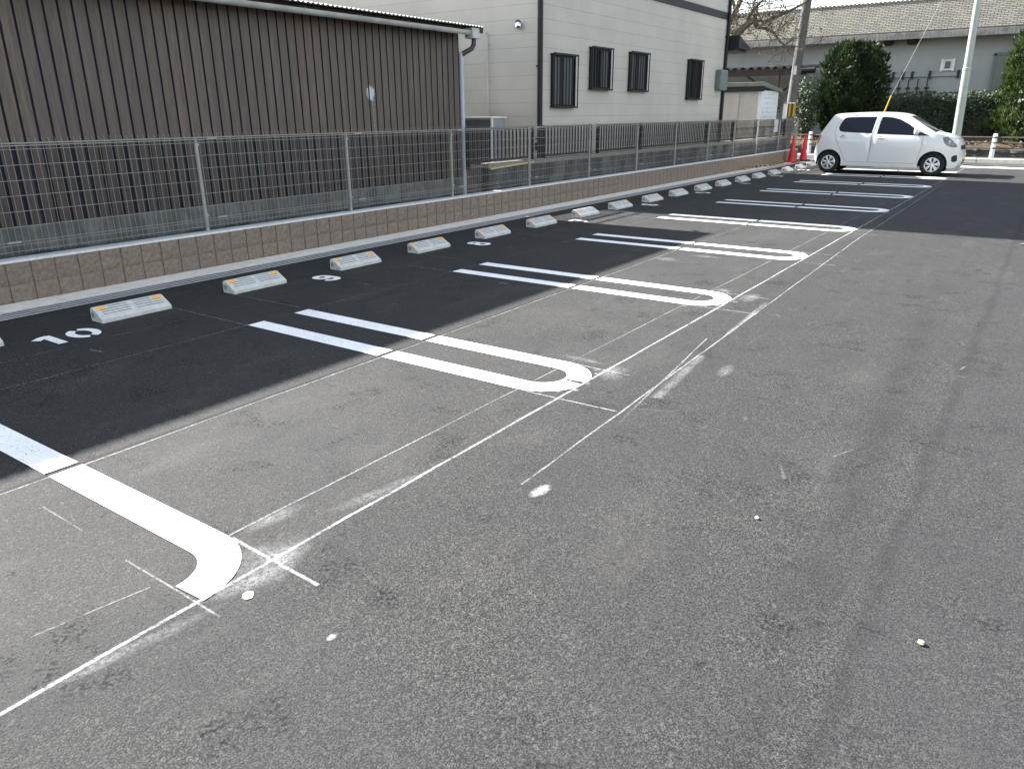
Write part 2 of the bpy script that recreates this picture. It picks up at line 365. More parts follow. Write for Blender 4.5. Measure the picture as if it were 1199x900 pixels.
# ------------------------------------------------------------------ mesh helpers
class MB:
    def __init__(s): s.v = []; s.f = []; s.mi = []; s.att = None; s.k = 0
    def face(s, idx): s.f.append(tuple(idx)); s.mi.append(s.k)
    def add(s, vs, fs):
        o = len(s.v); s.v += [tuple(p) for p in vs]
        for f in fs: s.face([i+o for i in f])
    def box(s, x0, x1, y0, y1, z0, z1):
        s.add([(x0, y0, z0), (x1, y0, z0), (x1, y1, z0), (x0, y1, z0), (x0, y0, z1), (x1, y0, z1), (x1, y1, z1), (x0, y1, z1)],
              [(0, 3, 2, 1), (4, 5, 6, 7), (0, 1, 5, 4), (1, 2, 6, 5), (2, 3, 7, 6), (3, 0, 4, 7)]); return s
    def tube(s, pts, rad, n=6, cap=True):
        pts = [Vector(p) for p in pts]; o = len(s.v); L = len(pts)
        rads = rad if isinstance(rad, (list, tuple)) else [rad]*L
        ref = None
        for i, p in enumerate(pts):
            d = (pts[min(i+1, L-1)]-pts[max(i-1, 0)])
            d = d.normalized() if d.length > 1e-9 else Vector((0, 0, 1))
            if ref is None: ref = Vector((1, 0, 0)) if abs(d.x) < .8 else Vector((0, 1, 0))
            a = (ref-d*ref.dot(d)).normalized(); ref = a; b = d.cross(a)
            for j in range(n):
                t = 2*PI*(j+.5)/n; s.v.append(tuple(p+(a*math.cos(t)+b*math.sin(t))*rads[i]))
        for i in range(L-1):
            for j in range(n):
                k2 = (j+1) % n; s.face((o+i*n+j, o+i*n+k2, o+(i+1)*n+k2, o+(i+1)*n+j))
        if cap:
            s.face([o+j for j in range(n)][::-1]); s.face([o+(L-1)*n+j for j in range(n)])
        return s
    def prism(s, poly, axis, a, b):
        """poly of 2d points, extruded along axis (0,1,2) from a to b"""
        n = len(poly)
        def P(p, t):
            q = [p[0], p[1]]; q.insert(axis, t); return tuple(q)
        vs = [P(p, a) for p in poly]+[P(p, b) for p in poly]
        s.add(vs, [tuple(range(n))[::-1], tuple(range(n, 2*n))]+[(i, (i+1) % n, n+(i+1) % n, n+i) for i in range(n)]); return s
    def lathe(s, prof, c=(0, 0, 0), n=24, axis=2):
        o = len(s.v); L = len(prof)
        for r, h in prof:
            for j in range(n):
                t = 2*PI*j/n; q = [r*math.cos(t), r*math.sin(t)]; q.insert(axis, h)
                s.v.append((q[0]+c[0], q[1]+c[1], q[2]+c[2]))
        for i in range(L-1):
            for j in range(n):
                k2 = (j+1) % n; s.face((o+i*n+j, o+i*n+k2, o+(i+1)*n+k2, o+(i+1)*n+j))
        return s
    def strip(s, pts, w, z):
        """flat ribbon on the ground along pts (2d)"""
        L = len(pts); o = len(s.v)
        for i in range(L):
            a = Vector(pts[max(i-1, 0)]); b = Vector(pts[min(i+1, L-1)]); d = (b-a).normalized(); nn = Vector((-d.y, d.x))
            p = Vector(pts[i])
            for sgn in (-1, 1): q = p+nn*(sgn*w/2); s.v.append((q.x, q.y, z))
        for i in range(L-1): s.face((o+2*i, o+2*i+2, o+2*i+3, o+2*i+1))
        return s
    def build(s, name, mats, parent=None, smooth=False, bevel=0., loc=None, angle=35):
        me = bpy.data.meshes.new(name)
        off = Vector((0, 0, 0))
        if parent is not None and loc is None: off = WL[parent.name]
        if loc is not None and parent is None: off = Vector(loc)
        me.from_pydata([tuple(Vector(p)-off) for p in s.v], [], s.f)
        for mt in (mats if isinstance(mats, list) else [mats]): me.materials.append(A[mt] if isinstance(mt, str) else mt)
        if any(s.mi): me.polygons.foreach_set('material_index', s.mi)
        if s.att is not None:
            nm, vals = s.att; at = me.attributes.new(nm, 'FLOAT', 'POINT'); at.data.foreach_set('value', vals)
        if smooth:
            me.polygons.foreach_set('use_smooth', [True]*len(me.polygons))
            try: me.set_sharp_from_angle(angle=R(angle))
            except Exception: pass
        me.update()
        o = bpy.data.objects.new(name, me); COL.objects.link(o)
        if parent is not None:
            o.parent = parent; WL[o.name] = WL[parent.name].copy()
        else:
            o.location = off; WL[o.name] = off.copy()
        if bevel:
            bm = o.modifiers.new('bevel', 'BEVEL'); bm.width = bevel; bm.segments = 2; bm.limit_method = 'ANGLE'; bm.angle_limit = R(40)
        return o
WL = {}
def thing(name, label, cat, loc=(0, 0, 0), group=None, kind=None):
    o = bpy.data.objects.new(name, None); COL.objects.link(o); o.location = loc; o.empty_display_size = .2
    WL[o.name] = Vector(loc); return tag(o, label, cat, group, kind)
def tag(o, label=None, cat=None, group=None, kind=None):
    if label: o['label'] = label
    if cat: o['category'] = cat
    if group: o['group'] = group
    if kind: o['kind'] = kind
    return o
def copy_tree(o, parent=None):
    c = o.copy(); COL.objects.link(c)
    if parent: c.parent = parent
    for ch in list(o.children): copy_tree(ch, c)
    return c
def struct(name, mb, mat, **kw): return tag(mb.build(name, mat, **kw), kind='structure')

# ------------------------------------------------------------------ ground
XW, XD = -7.16, -6.58                 # wall face, outer edge of the drain
g = MB(); g.add([(-900, -900, -.05), (900, -900, -.05), (900, 900, -.05), (-900, 900, -.05)], [(0, 1, 2, 3)])
struct('ground', g, 'ground')
g = MB(); g.box(XD, 16, -9, 25.28, -.3, 0); struct('car_park_asphalt', g, 'asphalt')
g = MB()                               # kerb: concrete apron beside the wall
yy = -9.
while yy < 26.9:
    y2 = min(yy+2.0, 27.0); g.box(XW+.001, -6.86, yy, y2-.008, -.2, .007); yy += 2.0
struct('kerb', g, 'conc', bevel=.0015)
g = MB(); g.k = 1; g.box(-6.856, XD-.002, -9, 26.95, -.2, -.045); g.k = 0
for i in range(4):
    x0 = -6.850+i*.068; g.k = 1; g.box(x0, x0+.040, -9, 26.95, -.044, .0035); g.k = 0; g.box(x0+.001, x0+.039, -9, 26.95, .0036, .0052)  # bar sides and channel floor coloured black to imitate shade in the slots
yy = -9.
while yy < 26.9: g.box(-6.852, XD-.004, yy, yy+.012, -.055, -.012); yy += .25
struct('drain_channel', g, ['grate', 'black'])
g = MB(); g.box(XD+.001, 16, 25.285, 25.72, -.2, .035); struct('gutter_strip', g, 'conc', bevel=.01)
g = MB(); g.box(-40, 40, 25.72, 28.15, -.3, .002); struct('road', g, 'street')
g = MB()
xx = -40.
while xx < 40: g.box(xx, xx+1.98, 28.151, 28.33, -.2, .13); xx += 2.
struct('road_kerb', g, 'conc', bevel=.015)
g = MB(); g.box(-40, 40, 28.331, 29.5, -.3, .11); struct('pavement', g, 'street')
# earth bank behind the rubble wall
g = MB(); nx = 90
for i in range(nx+1):
    x = -40+80*i/nx
    for j, y in enumerate((29.9, 30.5, 31.2, 34.5)):
        g.v.append((x, y, (.28, .45, .62, .62)[j]+random.uniform(-.06, .06)))
for i in range(nx):
    for j in range(3): a = i*4+j; g.face((a, a+4, a+5, a+1))
struct('earth_bank', g, 'soil', smooth=True)

# ------------------------------------------------------------------ painted bay markings
YC = [1.115]+[3.68+2.485*(k-2) for k in range(2, 11)]
XT, XE, SEAM = -2.05, -4.862, -3.462
LW = .15; OFF = .2245
def uarc(yc, t0, t1, n=16):
    rr = OFF; xc = XT-OFF-LW/2
    return [(xc+rr*math.cos(t0+(t1-t0)*i/n), yc+rr*math.sin(t0+(t1-t0)*i/n)) for i in range(n+1)]
NUM = ['10', '9', '8', '7', '6', '5', '4', '3', '2', '1']
def marking(k):
    yc = YC[k]; b = MB(); z = .004
    xs = lambda a, b_, n: [a+(b_-a)*i/n for i in range(n+1)]
    half_near = k != 0; half_far = k != 9
    for sgn, on in ((-1, half_near), (1, half_far)):
        if not on: continue
        y = yc+sgn*OFF
        b.strip([(x, y) for x in xs(XE, SEAM-.018, 6)], LW, z)
        tail = [(x, y) for x in xs(SEAM+.024, XT-OFF-LW/2-.02, 6)]
        e = .075 if half_near and half_far else 0
        b.strip(tail+(uarc(yc, -PI/2, -e) if sgn < 0 else uarc(yc, PI/2, e)), LW, z)
    o = b.build('bay_marking', 'paint')
    if k == 0: l = 'nearest white bay marking, a single broad hooked line at the left foreground'
    elif k == 9: l = 'white hooked bay line running under the parked white hatchback'
    else: l = f'white U-shaped bay divider painted between bay numbers {NUM[k-1]} and {NUM[k]}'
    return tag(o, l, 'road marking', 'white bay dividers painted on the asphalt')
for k in range(10): marking(k)

def digit_strokes(d):
    """list of polylines in a 0..1 x 0..1.7 box"""
    el = lambda cx, cyy, rx, ry, a0, a1, n=16: [(cx+rx*math.cos(R(a0+(a1-a0)*i/n)), cyy+ry*math.sin(R(a0+(a1-a0)*i/n))) for i in range(n+1)]
    return {'0': [el(.5, .85, .42, .70, 104, 262), el(.5, .85, .42, .70, -76, 82)],
            '1': [[(.62, .0), (.62, 1.70)], [(.70, 1.56), (.42, 1.50), (.12, 1.22)]],
            '2': [el(.5, 1.2, .38, .38, 170, -30)+[(.12, .12)], [(.1, .12), (.95, .12)]],
            '3': [el(.5, 1.22, .36, .34, 160, -90), el(.5, .48, .40, .40, 90, -160)],
            '4': [[(.72, 0), (.72, 1.6), (.1, .45), (1., .45)]],
            '5': [[(.85, 1.55), (.22, 1.55), (.18, .9)], el(.5, .55, .40, .43, 130, -150)],
            '6': [el(.5, .50, .36, .38, 0, 360), [(.14, .50), (.12, .90)]+el(.5, 1.16, .39, .43, 215, 15)],
            '7': [[(.08, 1.5), (.9, 1.5), (.42, 0)]],
            '8': [el(.5, 1.24, .33, .33, 0, 360), el(.5, .48, .40, .42, 0, 360)],
            '9': [el(.5, 1.20, .36, .38, 0, 360), [(.86, 1.20), (.88, .80)]+el(.5, .54, .39, .43, 35, -165)]}[d]
def number(k):
    yc = YC[k]+2.485/2; txt = NUM[k]; b = MB()
    h = .29; w = h/1.55
    if k == 0: yc = 2.435
    tot = len(txt); adv = .235
    for i, ch in enumerate(txt):
        y0 = yc+(i-(tot-1)/2)*adv-w/2
        for q, ln in enumerate(digit_strokes(ch)):
            b.strip([(-5.555-p[1]/1.7*h, y0+p[0]*w) for p in ln], .060 if ch == '0' else .066, .004+.0005*(i+1)+.0012*q)
    o = b.build('bay_number', 'paint')
    tag(o, f'white stencilled bay number {txt} painted on the asphalt before its wheel stops', 'bay number', 'stencilled bay numbers')
for k in range(10): number(k)

# chalk setting-out lines and paint overspray
ch = MB(); dens = []
def chalk(p, q, w=.010, d=.9, n=None, fade=False):
    p = Vector(p); q = Vector(q); n = n or max(2, int((q-p).length/.25)); o = len(ch.v)
    pts = [p.lerp(q, i/n) for i in range(n+1)]
    wob = [0 if i in (0, n) else random.uniform(-.003, .003) for i in range(n+1)]
    dd = (q-p).normalized(); nn = Vector((-dd.y, dd.x))
    z = .0022+.0001*(len(dens) % 9)
    w *= .78
    for i in range(n+1):
        e = d*.8*(min(1, (n-i)/n*2.5) if fade else 1)*random.uniform(.7, 1.)
        for q, g2 in ((-w, 0.), (-w*.3, e), (w*.3, e), (w, 0.)):
            c = pts[i]+nn*(wob[i]+q); ch.v.append((c.x, c.y, z)); dens.append(g2)
    for i in range(n):
        for j in range(3): a = o+i*4+j; ch.face((a, a+4, a+5, a+1))
def smudge(c, rx, ry, d=.8, n=10, rot=0.):
    o = len(ch.v); cx, cyy = c; zz = .0032+.0001*(len(dens) % 7)
    ch.v.append((cx, cyy, zz)); dens.append(d)
    for ring, dd in ((.45, d*.55), (1., 0.)):
        for j in range(n):
            t = 2*PI*j/n; ax = rx*ring*math.cos(t)*random.uniform(.8, 1.1); ay = ry*ring*math.sin(t)*random.uniform(.8, 1.1)
            ch.v.append((cx+ax*math.cos(rot)-ay*math.sin(rot), cyy+ax*math.sin(rot)+ay*math.cos(rot), zz)); dens.append(dd)
    for j in range(n):
        j2 = (j+1) % n; ch.face((o, o+1+j, o+1+j2)); ch.face((o+1+j, o+1+n+j, o+1+n+j2, o+1+j2))
chalk((-2.06, -3), (-2.06, 25.2), .013, .85)
chalk((-2.335, 1.42), (-2.335, 20), .008, .42)
chalk((-1.64, 2.4), (-1.86, 10.2), .009, .55); chalk((-1.86, 10.2), (-1.95, 20), .012, .5)
chalk((-1.80, 5.0), (-1.60, 3.2), .010, .4, fade=True); chalk((-1.78, 6.3), (-1.72, 5.2), .03, .28); chalk((-1.68, 4.6), (-1.60, 3.7), .05, .22)
chalk((-3.425, -2), (-3.49, 25), .010, .42)
chalk((-4.87, -2), (-4.87, 25), .007, .34); chalk((-5.44, 1.3), (-5.48, 12), .006, .28)
chalk((-2.33, .70), (-2.27, 1.06), .006, .36); chalk((-3.17, 1.118), (-2.84, 1.115), .006, .34); chalk((-2.5, 1.10), (-1.93, 1.097), .007, .45); chalk((-2.31, 1.415), (-1.80, 1.395), .012, .9)
pass
for k in range(1, 10):
    for sgn in (-1, 1):
        y = YC[k]+sgn*.30
        chalk((-5.93, y), (XE, y), .007, .42); chalk((-2.3, y), (-1.82+random.uniform(-.1, .15), y+random.uniform(-.02, .02)), .009, .6)
for k in range(0, 9): chalk((-5.25, YC[k]+1.25), (-5.12, YC[k]+1.27), .02, .3)
for (c, rx, ry, d) in (((-2.06, 1.40), .14, .20, .75), ((-2.10, 2.0), .05, .30, .5), ((-2.30, 1.6), .06, .16, .4), ((-2.02, .85), .04, .35, .4),
                       ((-2.02, 1.25), .06, .16, .5), ((-1.54, 2.40), .035, .085, 1.), ((-1.555, 1.232), .016, .022, 1.0), ((-1.44, 4.39), .05, .16, .5),
                       ((-2.0, 3.95), .10, .16, .55), ((-1.95, 6.4), .10, .22, .6), ((-2.25, 6.55), .10, .10, .5), ((-2.3, 4.08), .18, .05, .6),
                       ((-3.3, 7.7), .18, .12, .45), ((-3.0, 8.1), .22, .10, .35), ((-4.4, 4.5), .05, .10, .3), ((-4.1, 5.7), .10, .06, .3)):
    smudge(c, rx, ry, d*(.9 if d > .85 else .42), 12, random.uniform(-.2, .2))
for i in range(46):
    p = Vector((random.uniform(-1.7, .9), random.uniform(1.6, 12))); a = random.gauss(1.2, .9); L = random.uniform(.03, .16)*(1+p.y*.12)
    q = p+Vector((math.cos(a), math.sin(a)))*L
    chalk(tuple(p), tuple(q), random.uniform(.004, .012)*(1+p.y*.08), random.uniform(.07, .22), 3, True)
# overspray speckle hugging the rounded ends
for k in range(1, 8):
    for i in range(10):
        t = random.uniform(-1.5, 1.5); rr = random.uniform(.28, .36)
        smudge((XT-.30+rr*math.cos(t), YC[k]+rr*math.sin(t)), random.uniform(.02, .04), random.uniform(.02, .05), random.uniform(.15, .4), 6)
ch.att = ('dens', dens)
struct('chalk_lines', ch, 'chalk')

# small litter
def pebble(c, r, mat, label, name='pebble', flat=.7):
    b = MB(); n = 7
    for i in range(5):
        p = PI*i/4
        for j in range(n):
            t = 2*PI*j/n; q = r*random.uniform(.8, 1.2)
            b.v.append((c[0]+q*math.sin(p)*math.cos(t), c[1]+q*math.sin(p)*math.sin(t), r*flat*.9-q*flat*math.cos(p)*.9))
    for i in range(4):
        for j in range(n): a = i*n+j; a2 = i*n+(j+1) % n; b.face((a, a2, a2+n, a+n))
    tag(b.build(name, mat, smooth=True, loc=(c[0], c[1], 0)), label, 'pebble' if name == 'pebble' else 'paint blob')
A['pebbley'] = plain('pale yellow pebble', (0.4000, 0.3520, 0.1920), .7, .3); A['pebblew'] = plain('white pebble', (.66, .66, .64), .7, .3)
A['cream'] = plain('dried cream paint', (.60, .57, .47), .6, .3)
pebble((-.053, 2.232), .011, 'pebbley', 'pale yellow pebble lying right of the dark tyre track')
pebble((-.702, 2.694), .009, 'pebblew', 'tiny white pebble alone on the asphalt mid-foreground')
pebble((-.02, 1.45), .008, 'pebblew', 'tiny white stone near the lower right corner of the asphalt')
pebble((-1.952, 1.221), .022, 'cream', 'flat cream blob of dried paint beside the long chalk line', 'paint_blob', .12)
b = MB(); b.add([(-.16, 10.9, .012), (-.06, 10.86, .03), (.0, 10.95, .012), (-.09, 11.0, .02)], [(0, 1, 2, 3)])
tag(b.build('fallen_leaf', plain('orange dead leaf', (.40, .14, .04), .7, .3), loc=(-.08, 10.92, 0)), 'orange dead leaf on the asphalt at the shadow edge far right', 'leaf')

# ------------------------------------------------------------------ wheel stops
def make_stop():
    t = thing('wheel_stop', 'x', 'wheel stop', (0, 0, 0), 'grey wheel stops along the kerb')
    b = MB(); L = .295
    prof = [(-.085, 0), (-.085, .095), (-.075, .105), (-.045, .108), (.072, .040), (.085, .030), (.085, 0)]
    ys = [(-L, .0), (-L+.012, 1.), (-.03, 1.), (.03, 1.), (L-.012, 1.), (L, 0.)]
    sl = lambda e: [(x*(1-.04*(1-e)), z*(1-.05*(1-e))) for x, z in prof]
    n = len(prof)
    for y, e in ys:
        for x, z in sl(e): b.v.append((x, y, z))
    for i in range(len(ys)-1):
        for j in range(n-1): a = i*n+j; b.face((a, a+1, a+n+1, a+n))
    b.face(list(range(n))[::-1]); b.face([(len(ys)-1)*n+j for j in range(n)])
    b.build('body', 'stop', t, bevel=.004)
    b = MB(); zs = lambda x: .108-(x+.045)*.5812+.0018
    for s0, s1 in ((-.252, -.026), (.026, .252)):
        for i in range(4):
            x = -.030+.0235*i; a0 = s0+(.075 if i == 0 and s0 < 0 else 0); a1 = s1-(.075 if i == 0 and s0 > 0 else 0); e = .0032
            b.add([(x-e, a0, zs(x-e)), (x+e, a0, zs(x+e)), (x+e, a1, zs(x+e)), (x-e, a1, zs(x-e))], [(0, 1, 2, 3)])
    b.build('rib_grooves', 'groovegrey', t)
    for sgn in (-1, 1):
        r = MB(); x0, x1 = -.037, -.008
        zf = lambda x: .108-(x+.045)*.581+.0035
        y0, y1 = sgn*.235-.035, sgn*.235+.035
        r.add([(x0, y0, zf(x0)), (x1, y0, zf(x1)), (x1, y1, zf(x1)), (x0, y1, zf(x0)),
               (x0, y0, zf(x0)-.005), (x1, y0, zf(x1)-.005), (x1, y1, zf(x1)-.005), (x0, y1, zf(x0)-.005)],
              [(0, 1, 2, 3), (0, 4, 5, 1), (1, 5, 6, 2), (2, 6, 7, 3), (3, 7, 4, 0)])
        r.build('reflector', 'orange', t)
    e = MB(); e.box(-.065, -.025, -L-.0015, -L+.004, .03, .07); e.build('end_recess', 'acgrey', t)
    return t
stop0 = make_stop(); first = True
for k in range(10):
    yc = 2.43 if k == 0 else (YC[k]+(YC[k+1] if k < 9 else YC[k]+2.485))/2
    for sgn, side in ((-1, 'left'), (1, 'right')):
        o = stop0 if first else copy_tree(stop0); first = False
        o.location = (-5.945+.0*k, yc+sgn*.645, .0); o.rotation_euler = (0, 0, random.uniform(-.03, .03))
        o['label'] = f'{side} of the two grey wheel stops in the bay painted {NUM[k]}'

# ------------------------------------------------------------------ block wall with mesh fence
YW0, YW1 = -9.0, 27.0
w = thing('block_wall', 'low brown split-face block wall topped with pale mortar below the mesh fence', 'wall', (XW, 9, 0))
b = MB(); bw, y0 = .2015, .0665
nb = int((YW1-YW0)/bw)+1; yb = y0-math.ceil((y0-YW0)/bw)*bw
b.box(XW-.14, XW-.012, YW0, YW1, -.2, .345)
i = 0
while yb+i*bw < YW1-.05:
    ya = yb+i*bw+.006; ye = yb+(i+1)*bw-.006
    for z0, z1 in ((-.02, .157), (.161, .345)):
        near = ya < 14
        nyy, nz = (5, 5) if near else (1, 1); o = len(b.v)
        for a in range(nyy+1):
            for c in range(nz+1):
                ed = a in (0, nyy) or c in (0, nz)
                b.v.append((XW+(0 if ed else random.uniform(.002, .013))-(.003 if ed else 0), ya+(ye-ya)*a/nyy, z0+(z1-z0)*c/nz))
        for a in range(nyy):
            for c in range(nz): q = o+a*(nz+1)+c; b.face((q, q+nz+1, q+nz+2, q+1))
        # sides back to the core
        for (p1, p2) in (((ya, z0), (ya, z1)), ((ye, z1), (ye, z0))):
            o = len(b.v); b.v += [(XW-.003, p1[0], p1[1]), (XW-.003, p2[0], p2[1]), (XW-.02, p2[0], p2[1]), (XW-.02, p1[0], p1[1])]; b.face((o, o+1, o+2, o+3))
    i += 1
b.build('block_courses', 'block', w)
b = MB(); yy = YW0
while yy < YW1:
    y2 = min(YW1, yy+.4); o = len(b.v)
    for q in (yy, y2):
        e = .004*math.sin(q*7.3)+.003*math.sin(q*19)
        b.v += [(XW+.004+e*.6, q, .345), (XW+.002+e, q, .366+e*.4), (XW-.142, q, .368), (XW-.142, q, .345)]
    for j in range(3): b.face((o+j, o+4+j, o+5+j, o+1+j))
    yy = y2
b.build('mortar_cap', 'cap', w)

XF = -7.225
f = thing('mesh_fence', 'long grey welded wire mesh fence standing on the low block wall', 'fence', (XF, 9, .366))
py = [2.66-2.05*k for k in range(5, 0, -1)]+[2.66, 4.71, 6.775, 8.82, 10.88, 12.925, 14.96, 16.96, 18.99, 20.87, 22.87, 25.0, 26.95]
for y in py:
    b = MB(); b.lathe([(.0, .355), (.021, .355), (.021, 1.312), (.0, 1.316)], (XF-.03, y, 0), 10); b.box(XF-.012, XF-.004, y-.02, y+.02, .52, .545); b.box(XF-.012, XF-.004, y-.02, y+.02, 1.23, 1.255)
    b.build('post', 'post', f, smooth=True)
HZ = [1.264, 1.138, 1.012, .887, .757, .630, .503, .478, .425]
for a, c in zip(py[:-1], py[1:]):
    b = MB(); near = c < 13
    n = max(1, round((c-a)/.0535)); ns = 4
    for i in range(n):
        y = a+(c-a)*(i+.5)/n
        r = .0022 if c < 13 else .0014
        b.tube([(XF, y, .40), (XF, y, 1.312), (XF+.006, y, 1.330), (XF+.002, y-.004, 1.356)], r, 4 if near else 3, cap=False)
    for z in HZ: b.box(XF+.0025, XF+.0075, a, c, z-.0022, z+.0022)
    b.box(XF+.003, XF+.013, a, c, 1.308, 1.319); b.box(XF+.003, XF+.012, a, c, 1.290, 1.298)
    b.build('mesh_panel', 'galv', f)
for y in py[5:]:
    for z in (.505, 1.306):
        b = MB(); b.box(XF+.009, XF+.02, y+.11, y+.22, z-.008, z+.008); b.build('joint_clip', 'cliptone', f)

# ------------------------------------------------------------------ brown building
XB = -7.95; YB0, YB1 = -6.0, 9.93
bl = thing('brown_building', 'long brown building clad in dark vertical boards with a beige gutter', 'building', (XB, 3, 0))
b = MB(); b.box(-14, XB-.02, YB0, YB1-.02, .31, .56); b.box(XB-.02, XB+.022, YB0, YB1-.01, .30, .548); b.build('foundation', 'found', bl)
b = MB(); b.box(-13.9, XB+.03, YB0, YB1-.012, -.05, .30); b.build('footing', 'oldblock', bl)
# vertical boards: a profiled sheet on the long wall, plain core behind
def boards(b, steps, z0, z1, xo):
    prof = []; k0 = .065
    yb = k0-math.ceil((k0-YB0)/.133)*.133
    while yb < YB1:
        for dy, dx in steps:
            if YB0 <= yb+dy <= YB1: prof.append((yb+dy, XB+xo+dx))
        yb += .133
    prof.append((YB1, XB+xo))
    n = len(prof); o = len(b.v)
    for z in (z0, z1):
        for yv, xv in prof: b.v.append((xv, yv, z))
    for j in range(n-1):
        b.k = 1 if abs((prof[j][1]+prof[j+1][1])/2-XB-xo) > .005 else 0
        b.face((o+j, o+j+1, o+n+j+1, o+n+j))
    b.k = 0
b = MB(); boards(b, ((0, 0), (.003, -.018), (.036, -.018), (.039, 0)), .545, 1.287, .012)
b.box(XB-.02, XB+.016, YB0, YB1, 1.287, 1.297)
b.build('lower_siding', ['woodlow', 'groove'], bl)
b = MB(); boards(b, ((0, 0), (.003, -.016), (.020, -.016), (.023, 0)), 1.29, 2.80, 0)
b.k = 0
b.add([(XB, YB1, .545), (-14, YB1, .545), (-14, YB1, 3.3), (XB, YB1, 2.80)], [(0, 1, 2, 3)])
b.add([(XB, YB0, .545), (-14, YB0, .545), (-14, YB0, 3.3), (XB, YB0, 2.80)], [(3, 2, 1, 0)])
b.add([(-14, YB0, .545), (-14, YB1, .545), (-14, YB1, 3.3), (-14, YB0, 3.3)], [(0, 1, 2, 3)])
b.build('siding', ['wood', 'groove'], bl)
b = MB(); pitch = .076; ny = int((10.06-(YB0-.2))/(pitch/6)); x0, x1 = -7.55, -14.2
ys = [YB0-.2+i*pitch/6 for i in range(ny+1)]
for x, z0 in ((x0, 2.772), (x1, 3.42), (x1, 3.414), (x0, 2.766)):
    for yv in ys: b.v.append((x, yv, z0+.008*math.sin(2*PI*yv/pitch)))
n = len(ys)
for r in range(4):
    r2 = (r+1) % 4
    for j in range(n-1): b.face((r*n+j, r*n+j+1, r2*n+j+1, r2*n+j))
b.build('corrugated_roof', 'zinc', bl, smooth=True)
b = MB(); b.box(-7.78, -7.72, YB0-.1, 9.99, 2.70, 2.765); b.box(XB-.1, -7.74, YB0-.1, 9.97, 2.735, 2.758)
b.build('eave_board', 'dark_timber', bl)
b = MB(); b.add([(-7.555, 9.96, 2.68), (-7.555, 10.05, 2.68), (-7.555, 10.05, 2.764), (-7.555, 9.96, 2.764), (-14.1, 9.96, 3.31), (-14.1, 10.05, 3.31), (-14.1, 10.05, 3.395), (-14.1, 9.96, 3.395)], [(0, 1, 2, 3), (7, 6, 5, 4), (0, 4, 5, 1), (1, 5, 6, 2), (2, 6, 7, 3), (3, 7, 4, 0)]); b.build('added_verge_board', 'dark_timber', bl)  # board added under the roof end to close a notch in its cast shadow
b = MB(); rr = .058; cx, cz = -7.64, 2.705; pts = [(cx+rr*math.cos(R(180+180*i/10)), cz+rr*math.sin(R(180+180*i/10))*1.05) for i in range(11)]
pts = pts+[(cx+(rr-.006)*math.cos(R(360-180*i/10)), cz+(rr-.006)*math.sin(R(360-180*i/10))) for i in range(11)]
b.prism(pts, 1, YB0-.15, 9.82)
for yv in [9.3-.9*i for i in range(17)]: b.tube([(cx-.06, yv, cz+.008), (cx+.03, yv, cz-.058), (cx+.062, yv, cz-.005), (cx+.064, yv, cz+.01)], .006, 5)
gt = b.build('gutter', 'gutter', bl, smooth=True)
b = MB(); b.prism([(9.80, 2.60), (9.99, 2.60), (10.03, 2.745), (9.78, 2.745)], 0, -7.72, -7.56); b.build('rainwater_head', 'gutter', bl, bevel=.008)
b = MB(); b.tube([(-7.64, 9.92, 2.61), (-7.645, 9.92, 2.52), (-7.66, 9.88, 2.46), (-7.72, 9.80, 2.41), (-7.76, 9.755, 2.37)], .036, 12); b.build('pipe_elbow', 'pvcdark', bl, smooth=True)
b = MB(); b.tube([(-7.76, 9.75, 2.40), (-7.76, 9.75, .1)], .034, 14)
for z in (1.98, 1.50, .9): b.lathe([(.034, z-.03), (.039, z-.03), (.039, z+.03), (.034, z+.03)], (-7.76, 9.75, 0), 14)
b.build('downpipe', 'pvc', bl, smooth=True)

# ------------------------------------------------------------------ neighbour's block wall and slatted fence
ob = thing('old_block_wall', 'dark stained grey block wall with beige coping between the mesh fence and the house', 'wall', (-7.5, 18, 0))
b = MB(); b.box(-7.58, -7.43, 9.97, 26.6, -.1, .70); b.build('courses', 'oldblock', ob)
b = MB(); b.box(-7.585, -7.425, 9.965, 26.6, .70, .775); b.build('coping', 'sand', ob, bevel=.006)
sf = thing('slat_fence', 'black aluminium fence of thin upright slats on the stained block wall', 'fence', (-7.52, 18, .775))
pans = [(9.52, 11.35), (11.70, 13.40), (13.68, 15.6), (15.62, 17.55), (17.57, 19.5), (19.52, 21.45), (21.47, 23.4), (23.42, 25.0), (25.02, 26.4)]
for a, c in pans:
    b = MB(); n = round((c-a)/.108)
    for i in range(n): y = a+(c-a)*(i+.5)/n; b.box(-7.512, -7.496, y-.015, y+.015, .83, 1.29)
    b.box(-7.52, -7.49, a, c, 1.286, 1.318); b.box(-7.52, -7.49, a, c, .800, .832)
    b.box(-7.54, -7.47, a, a+.03, .70, 1.322); b.box(-7.54, -7.47, c-.03, c, .70, 1.322)
    b.build('slat_panel', 'bronze', sf)
b = MB(); b.tube([(-7.415, 10.0, .69), (-7.40, 11.25, .735)], .014, 8)
tag(b.build('yellow_pole', 'bamboo', smooth=True, loc=(-7.41, 10.6, .72)), 'thin yellow pole lying along the stained block wall behind the mesh', 'pole')
b = MB(); b.box(-7.46, -7.44, 25.1, 25.45, .93, 1.30); tag(b.build('notice_sheet', 'tagwhite', loc=(-7.45, 25.25, .93)), 'white sheet hung on the slatted fence near its far end', 'sheet')

